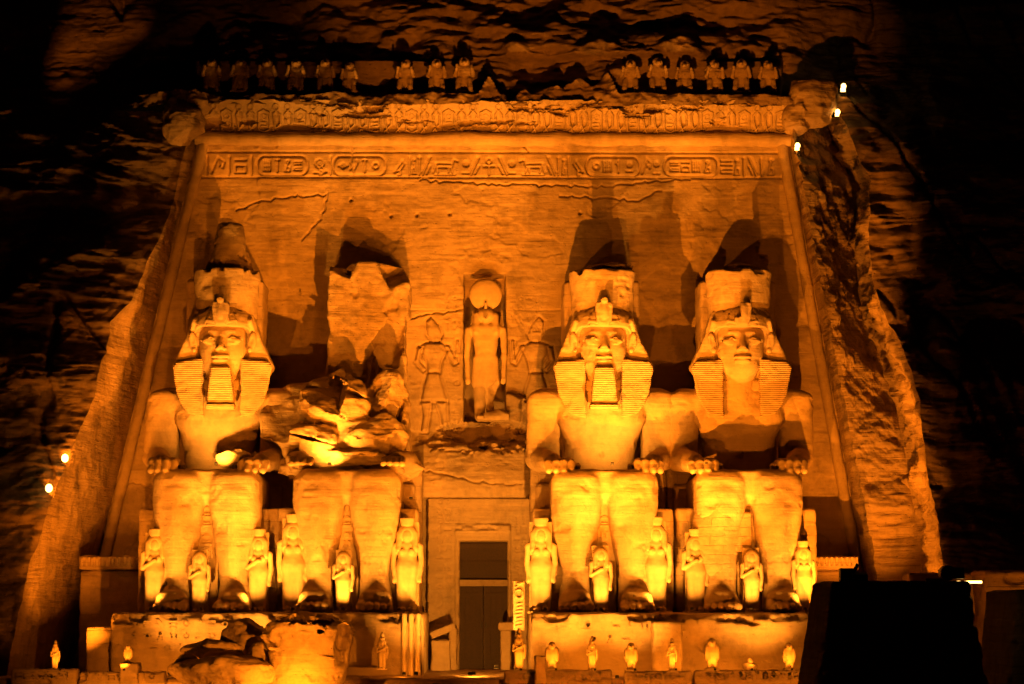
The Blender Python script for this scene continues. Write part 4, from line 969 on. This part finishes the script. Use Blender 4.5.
# ------------------------------------------------------------------ baboons along the top
def baboon():
    root = empty('baboon_statue')
    v = Vol((-.9, -.9, -.05), (.9, .6, 2.35), .05)
    v.add(ell((0, .05, .95), (.42, .38, .72)), .05); v.add(ell((0, -.02, 1.35), (.5, .36, .42)), .15)
    v.both(cap((.3, -.2, .75), (.36, -.45, .3), .2, .15), .08); v.both(cap((.36, -.42, .35), (.36, -.38, .05), .14, .16), .06)
    v.both(cap((.42, -.05, 1.5), (.52, -.3, 1.05), .17, .13), .06); v.both(cap((.52, -.3, 1.05), (.44, -.48, 1.45), .13, .1), .05); v.both(ell((.43, -.5, 1.56), (.1, .06, .13)), .03)
    v.add(ell((0, -.08, 1.86), (.33, .33, .3)), .1); v.add(cap((0, -.3, 1.82), (0, -.6, 1.74), .17, .13), .06)
    v.add(bx((0, .1, .05), (.65, .5, .1), .04), .05)
    v.build('body', M_cut, root, .035, 2.6, 8, .05)
    return root
pb_ = baboon(); first = True; GB = 'baboon statues in a row along the top of the facade'
bl = [(211, 'first baboon from the left in the frieze above the cornice', 1.0), (240, 'second baboon from the left in the frieze', 1.0), (267, 'third baboon from the left in the frieze', 1.0),
      (296, 'fourth baboon from the left in the frieze', 1.0), (325, 'fifth baboon from the left in the frieze', 1.0), (350, 'sixth baboon from the left, lower and dimmer', .9),
      (406, 'worn baboon just right of the dark gap in the frieze', .98), (436, 'worn baboon between two others left of the rubble', 1.0), (464, 'last baboon before the broken middle of the frieze', 1.05),
      (631, 'first baboon right of the broken middle of the frieze', 1.0), (657, 'second baboon right of the broken middle, with rock behind its head', 1.05), (685, 'fourth baboon from the right end of the frieze', .97),
      (714, 'third baboon from the right end of the frieze', 1.0), (742, 'second baboon from the right end of the frieze', 1.02), (768, 'last baboon at the right end of the frieze', .98)]
for k, (px, lb, s) in enumerate(bl):
    o = pb_ if first else copy_tree(pb_); first = False
    p = P(px, 94, 1.9); o.location = (p.x, 1.95, zb0-.06); s = s*.8; o.scale = (s*1.02, s, s*1.04); o.rotation_euler.z = R(random.uniform(-12, 12)); tag(o, lb, 'statue', GB)
# ------------------------------------------------------------------ terrace edge, small statues on it
YB = -15.9
zbal = P(500, 669, YB).z
def parapet(x0, x1, label, seed, y0=670):
    a = P(x0, y0, YB); b = P(x1, y0, YB)
    v = Vol((a.x-.2, YB-.45, -1.3), (b.x+.2, YB+.75, a.z+.25), .07)
    v.add(bx(((a.x+b.x)/2, YB+.1, (a.z-1.2)/2), ((b.x-a.x)/2, .4, (a.z+1.2)/2), .1), .03)
    rg = np.random.RandomState(seed)
    for q in range(int((b.x-a.x)*.9)):
        v.sub(rock((rg.uniform(a.x, b.x), YB-.32, a.z+rg.uniform(-.5, .05)), (rg.uniform(.25, .7), .22, rg.uniform(.1, .25)), seed*7+q, rough=.04), .03)
    for q in range(int((b.x-a.x)/1.4)): v.sub(bx((a.x+1.1+q*1.45+rg.uniform(-.2, .2), YB-.3, a.z-.4), (.025, .12, .6), .01), .03)
    o = v.build('parapet', M_rubble, None, .03, 3, seed); tag(o, label, 'parapet')
    for k in range(int((x1-x0-8)/8)): signs(None, [(x0+4+k*8, 680)], YB-.33, .3, .03).build('carved_sign', M_rubble, o)
parapet(12, 78, 'carved terrace parapet at the far left with a statue on it', 2, 669); parapet(80, 166, 'worn terrace parapet left of the fallen blocks', 3, 672)
parapet(504, 612, 'terrace parapet right of the doorway, low dark carved stone', 4, 670); parapet(624, 692, 'terrace parapet below the pillar statue', 5, 671); parapet(694, 838, 'longest terrace parapet, right side, towards the dark brick tower', 6, 670)
rough_block('plinth', [(119, 663, 138, 690, YB-.4, 1.1)], M_sta, 'pale square plinth under the small falcon on the left terrace', 'plinth', cell=.06)
rough_block('stone_post', [(535, 656, 545.5, 690, YB-1.0, .6)], M_sta, 'short plain stone post in front of the parapet right of the doorway', 'post', cell=.06, round_=.04)
rough_block('plinth', [(653, 622, 683, 672, -12.2, 1.2)], M_fac, None, None, cell=.07) 
SC.objects[-1]
o = [k for k in SC.objects if k.name.startswith('plinth')][-1]; o.name = 'projecting_pier'; tag(o, 'bright pier projecting from the right pedestal behind the pillar statue', 'pier')
def falcon():
    root = empty('falcon_statue'); v = Vol((-.45, -.5, -.05), (.45, .5, 1.4), .03)
    v.add(ell((0, .04, .68), (.25, .2, .46), rx=R(-8)), .04); v.add(ell((0, -.04, 1.14), (.15, .17, .16)), .08); v.add(cap((0, -.18, 1.15), (0, -.28, 1.07), .055, .02), .04)
    v.both(cap((.12, -.06, .4), (.12, -.1, .08), .08, .055), .04); v.add(cap((0, .14, .45), (0, .2, .1), .14, .1), .04); v.both(ell((.2, .04, .7), (.1, .16, .36)), .04)
    v.add(bx((0, 0, .04), (.26, .28, .06), .02), .02); v.build('body', M_fig, root, .008, 5, 3); return root
pf, pm_ = falcon(), standing('king'); uf = {pf: 0, pm_: 0}
def small(proto, px, y0, y1, Y, label, grp='small statues along the terrace'):
    o = proto if not uf[proto] else copy_tree(proto); uf[proto] = 1
    a = P(px, y1, Y); t = P(px, y0, Y); hh = 1.33 if proto is pf else 4.7; s = (t.z-a.z)/hh; o.location = (a.x, Y, a.z); o.scale = (s*1.1, s*1.1, s); tag(o, label, 'statue', grp)
YS = YB+.1
small(pm_, 55, 640, 669.5, YS, 'stocky statue standing alone on the far left parapet')
small(pf, 128, 644, 663.5, YS, 'small falcon on the pale square plinth at left')
small(pm_, 382, 632, 669, -12.4, 'slim standing statue before the left pedestal beside the broken column')
small(pm_, 519, 628, 670, YS, 'slim statue nearest the doorway on the right parapet')
small(pf, 552, 641, 670.5, YS, 'bright falcon on the right terrace next to the plain stone post')
small(pm_, 592, 636, 670.5, YS, 'slim statue between two falcons on the right terrace')
small(pf, 631, 642, 671, YS, 'falcon at the left end of the middle parapet')
small(pm_, 672, 638, 671, YS-.1, 'bright statue standing in front of the projecting pier')
small(pf, 712, 637, 670.5, YS, 'tall falcon with a block on its head, right of the pier')
small(pf, 789, 642, 670.5, YS, 'rightmost falcon on the terrace, near the dark brick tower')
v = Vol((-.4, -.4, -.05), (.4, .4, .6), .03); v.add(rock((0, 0, .15), (.28, .25, .2), 5, rough=.03), .03); v.add(rock((0.02, 0, .38), (.12, .12, .14), 6, rough=.02), .05)
o = v.build('statue_stump', M_fig); p = P(750, 670.5, YS); o.location = (p.x, YS, p.z); tag(o, 'broken statue stump with only its base left, on the right parapet', 'statue')
for nm_, px, py, Y, r, sd in (('l', 184, 122, 1.0, (1.0, 1.3, 1.2), 4), ('l', 196, 104, 1.6, (.8, 1.0, .6), 5), ('r', 797, 118, 1.4, (.7, 1.0, .8), 6), ('r', 812, 100, 1.6, (1.3, 1.3, 1.2), 7)):
    v = Vol(tuple(-k*1.2-.3 for k in r), tuple(k*1.2+.3 for k in r), .07); v.add(rock((0, 0, 0), r, sd, n=10, rough=.12), .04)
    o = v.build('cliff', M_cut, None, .05, 2, sd); o.location = P(px, py, Y); o['kind'] = 'structure'
# carved standard on the pedestal corner beside the doorway
mb = MB(); a = P(519, 628, -11.5)
rg = random.Random(3)
v = Vol((a.x-.5, -12.0, a.z-.2), (a.x+.5, -11.1, a.z+2.4), .035)
v.add(bx((a.x, -11.35, a.z+1.0), (.25, .12, 1.1), .03), .02)
v.add(cap((a.x-.15, -11.52, a.z+1.8), (a.x+.18, -11.52, a.z+2.0), .04), .02); v.add(cap((a.x+.18, -11.52, a.z+2.0), (a.x-.1, -11.52, a.z+1.95), .04), .02)
for q in range(16):
    t = q/16*6.283; v.add(ell((a.x+.17*math.cos(t), -11.52, a.z+1.5+.2*math.sin(t)), (.045, .05, .045)), .02)
for q in range(7): v.add(cap((a.x-.16+rg.uniform(0, .1), -11.5, a.z+.1+q*.16), (a.x+.16-rg.uniform(0, .1), -11.5, a.z+.14+q*.16), .035), .02)
o = v.build('carved_standard', M_fig, None, .01, 4); tag(o, 'narrow carved stone standard on the pedestal corner right of the doorway', 'carving')
# vertical rods at the inner end of the left pedestal
v = Vol((P(400, 650, -11).x-.2, -11.6, .2), (P(422, 650, -11).x+.3, -10.8, 3.3), .05)
for px in (404.5, 411.5, 418.5): p = P(px, 650, -10.75); v.add(cap((p.x, -11.15, .45), (p.x, -11.15, 3.05), .12), .02)
o = v.build('column_cluster', M_fig, None, .01, 4); tag(o, 'three thin bright stone rods at the inner end of the left pedestal', 'columns')

# ------------------------------------------------------------------ fallen head and blocks in front of the left pedestal
v = Vol((-2.3, -1.9, -1.3), (2.3, 1.9, 2.8), .06)
v.add(ecyl((.1, 0), -1.3, 1.5, 1.55, 1.75, .85, .2), .1); v.add(rock((-.1, 0, 1.35), (1.75, 1.4, .85), 4, rough=.15), .15); v.sub(rock((.0, -1.0, 1.75), (1.3, .9, .5), 14, rough=.2), .05); v.add(cap((-1.5, -.9, .5), (1.2, -1.4, .3), .07), .03)
v.sub(rock((1.5, -.9, .9), (.35, .8, 1.1), 24, rough=.05), .05)
o = v.build('fallen_fragment', M_rubble, None, .04, 2, 5, .1); p = P(306, 660, -18.2); o.location = (p.x, -18.2, p.z-.2); o.rotation_euler = (R(-4), R(6), 0); tag(o, 'big rounded fallen fragment with dark broken top before the shattered colossus', 'stone fragment')
def boulder(px, py, Y, r, seed, label, mat=M_rubble):
    v = Vol(tuple(-k*1.2-.3 for k in r), tuple(k*1.2+.3 for k in r), .06); v.add(rock((0, 0, 0), r, seed, n=12, rough=.1), .05)
    o = v.build('fallen_block', mat, None, .04, 2.4, seed, .06); p = P(px, py, Y); o.location = p; tag(o, label, 'stone fragment', 'fallen stone blocks before the left pedestal')
boulder(222, 674, -18.6, (2.1, 1.3, .75), 5, 'broad slab-like fallen block left of the rounded fragment')
boulder(214, 650, -16.8, (1.35, 1.0, .42), 15, 'flat fallen block lying behind the broad slab')
boulder(246, 640, -16.2, (1.0, .8, .9), 25, 'rough upright block behind the rounded fragment, darker on top')
boulder(185, 668, -17.6, (.7, .7, .5), 35, 'small tilted block at the left edge of the fallen pile')
boulder(262, 664, -17.5, (.7, .6, .8), 45, 'narrow block wedged between the slab and the rounded fragment')

# ------------------------------------------------------------------ right side: walls and dark towers nearer the camera
rough_block('rear_wall', [(909, 573, 990, 700, -17.5, 2)], M_block, 'low smooth stone wall with thin coping behind the brick tower', 'wall', cell=.1, seed=31)
rough_block('mud_brick_wall', [(985, 577, 1060, 700, -20, 2.5), (985, 571, 1060, 577, -20.2, 2.8)], M_block, 'pitted masonry wall at the right edge behind the towers', 'wall', cell=.09, seed=32, chips=.5)
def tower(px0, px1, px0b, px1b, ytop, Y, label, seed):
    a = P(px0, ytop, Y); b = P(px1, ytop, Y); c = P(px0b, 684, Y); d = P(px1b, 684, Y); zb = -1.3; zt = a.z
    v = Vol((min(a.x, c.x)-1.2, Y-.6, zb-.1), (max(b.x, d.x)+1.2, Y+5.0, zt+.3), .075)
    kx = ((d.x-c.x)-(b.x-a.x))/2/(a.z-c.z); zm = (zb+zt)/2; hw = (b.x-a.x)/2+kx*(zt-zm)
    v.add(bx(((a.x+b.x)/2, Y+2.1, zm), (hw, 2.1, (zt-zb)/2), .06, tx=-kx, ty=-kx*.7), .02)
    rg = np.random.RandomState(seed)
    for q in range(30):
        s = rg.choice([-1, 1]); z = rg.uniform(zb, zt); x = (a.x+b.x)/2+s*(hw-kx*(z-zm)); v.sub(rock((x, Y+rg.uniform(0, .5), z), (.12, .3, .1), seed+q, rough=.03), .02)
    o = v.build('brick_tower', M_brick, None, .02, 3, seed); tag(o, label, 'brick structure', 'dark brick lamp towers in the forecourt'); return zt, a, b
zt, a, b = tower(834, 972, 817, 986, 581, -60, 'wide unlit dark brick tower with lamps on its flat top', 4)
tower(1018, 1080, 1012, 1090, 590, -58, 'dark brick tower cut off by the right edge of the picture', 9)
def topgear(px, kind, label):
    p = P(px, 580, -59.3); mb = MB()
    root = empty('tower_lamp', (p.x, -59.3, zt)); tag(root, label, 'floodlight')
    if kind == 0:
        mb.box((-.12, 0, .16), (.16, .16, .16)); mb.box((.18, 0, .1), (.22, .12, .1), rx=.3); mb.build('housing', M_metal, root, .02); q = MB(); q.cyl((.05, 0, .2), (.18, 0, .42), .05); q.build('knob', M_metal, root)
    elif kind == 1:
        mb.cyl((-.15, -.2, .2), (-.15, .2, .2), .19, n=16); mb.box((.1, 0, .2), (.16, .16, .14)); mb.build('housing', M_metal, root, .01); q = MB(); q.box((-.38, 0, .04), (.3, .05, .03)); q.build('bracket', M_metal, root)
        q = MB(); q.box((.42, .1, -.02), (.3, .1, .03)); q.build('lens', M_lens, root)
    else:
        mb.cyl((0, 0, 0), (0, 0, .28), .06); mb.box((.03, 0, .05), (.2, .06, .04)); mb.build('housing', M_metal, root)
topgear(851, 0, 'boxy lamp at the left end of the brick tower top'); topgear(953, 1, 'round lamp with a glowing strip at the right of the brick tower top')

# ------------------------------------------------------------------ visible lamps
UP = 'small uplighters on the pedestals'
def up(px, Y, watts, label, aimpx=None, cone=110, z=ZP+.22, aimz=3.0):
    p = P(px, 610, Y); a = P(aimpx or px, 610, -8.0)
    floodlight((p.x, Y, z), (a.x, -7.6, z+2.6), watts, 80, .8, .06, None, label, UP, .13, False, col=GOLD)
U = 950
for px, w, lb, ap in ((151, .9, 'uplighter at the outer foot of the leftmost colossus', 151), (201, .7, 'uplighter between the feet of the leftmost colossus', None), (252, 1.5, 'uplighter before the bright statue right of the leftmost colossus', None), (293, 1.1, 'uplighter before the statue beside the shadowed gap', None),
                      (343, 1.0, 'uplighter between the feet of the shattered colossus', None), (399, 1.0, 'uplighter before the queen statue left of the doorway', 407), (545, .8, 'uplighter before the queen statue right of the doorway', 541), (601, .8, 'uplighter between the feet of the colossus right of the doorway', None),
                      (658, 1.6, 'uplighter before the brightest standing statue', None), (692, 1.1, 'uplighter before the statue left of the rightmost colossus', None), (751, .8, 'uplighter between the feet of the rightmost colossus', None), (805, 1.2, 'uplighter at the outer foot of the rightmost colossus', 804)):
    up(px, -9.95, U*w, lb, ap)
# lap lamps
for px, w, lb in ((217, 1700, 'small lamp in the lap of the leftmost colossus'), (612, 2200, 'small lamp in the lap of the colossus right of the doorway'), (706, 900, 'small lamp in the lap of the rightmost colossus'), (330, 1500, 'small lamp on the rubble lap of the shattered colossus'), (385, 1300, 'small lamp at the right end of the rubble lap')):
    p = P(px, 463, -7.6); floodlight((p.x, -7.9, ZP+6.85), (p.x*.8+(208 if px<280 else 340 if px < 400 else 604 if px<650 else 735 )*0+.2*p.x, -4, ZP+10.2), w*1.5, 104, .9, .06, None, lb, 'lap lamps of the colossi', .14, True, col=GOLD)
# terrace statue lamps
for k, (px, Y) in enumerate(((60, YS), (124, YS), (521, YS), (556, YS), (595, YS), (635, YS), (676, YS), (715, YS), (752, YS), (792, YS))):
    nm = ('far left terrace statue', 'left falcon', 'slim statue by the doorway', 'bright falcon', 'slim statue between falcons', 'middle falcon', 'statue before the pier', 'tall falcon', 'broken stump', 'rightmost falcon')[k]
    p = P(px, 671, Y-.9); floodlight((p.x, Y-.9, zbal+.02), (P(px-3, 660, Y).x, Y+.1, zbal+.8), 190, 80, .9, .03, None, 'tiny lamp in front of the '+nm, 'tiny lamps in front of the terrace statues', .09, True)
for px, py, Y, aim, w, lb in ((427, 678, -12.6, (0, -1, 4), 160, 'bright small lamp on the ground left of the doorway'), (409, 676, -12.2, (0, 3, 3), 90, 'small lamp at the foot of the thin rods'), (411, 497, -8.2, (0, 1, 3), 120, 'lamp on a bracket above the queen statue left of the doorway'), (617, 676, -15.6, (0, 4, 2), 60, 'small lamp in the gap of the terrace parapet')):
    p = P(px, py, Y); floodlight(p, p+Vector(aim), w, 120, .9, .05, None, lb, None, .14, True)
def rayhit(px, py):
    t = np.linspace(-20, 6, 400); q = [P(px, py, a) for a in t]; xx_ = np.array([a.x for a in q]); zz_ = np.array([a.z for a in q])
    inside = (t > cliffY(xx_, zz_)); return float(t[np.argmax(inside)]) if inside.any() else 1.0
# lamps clinging to the rock at left and upper right
for px, py, off, aim, w, s, lb in ((50, 490, .5, (.2, .9, .25), 450, .14, 'lower lamp on the rock face left of the facade'), (66, 460, .6, (.3, .9, .3), 450, .14, 'upper lamp on the rock face left of the facade'),
                                   (843, 90, 1.2, (-.2, -1.2, -.5), 60, .3, 'topmost lamp on the rock above the right corner'), (837, 115, 1.0, (-.3, -1.2, -.5), 40, .22, 'middle lamp on the rock above the right corner'), (797, 149, .9, (-.1, -.9, -.6), 50, .26, 'lowest lamp at the upper right corner of the facade')):
    y = rayhit(px, py)-off; p = P(px, py, y)
    floodlight(p, p+Vector(aim), w, 110, .9, .05, None, lb, None, s, True, .13 if px > 790 else .16)
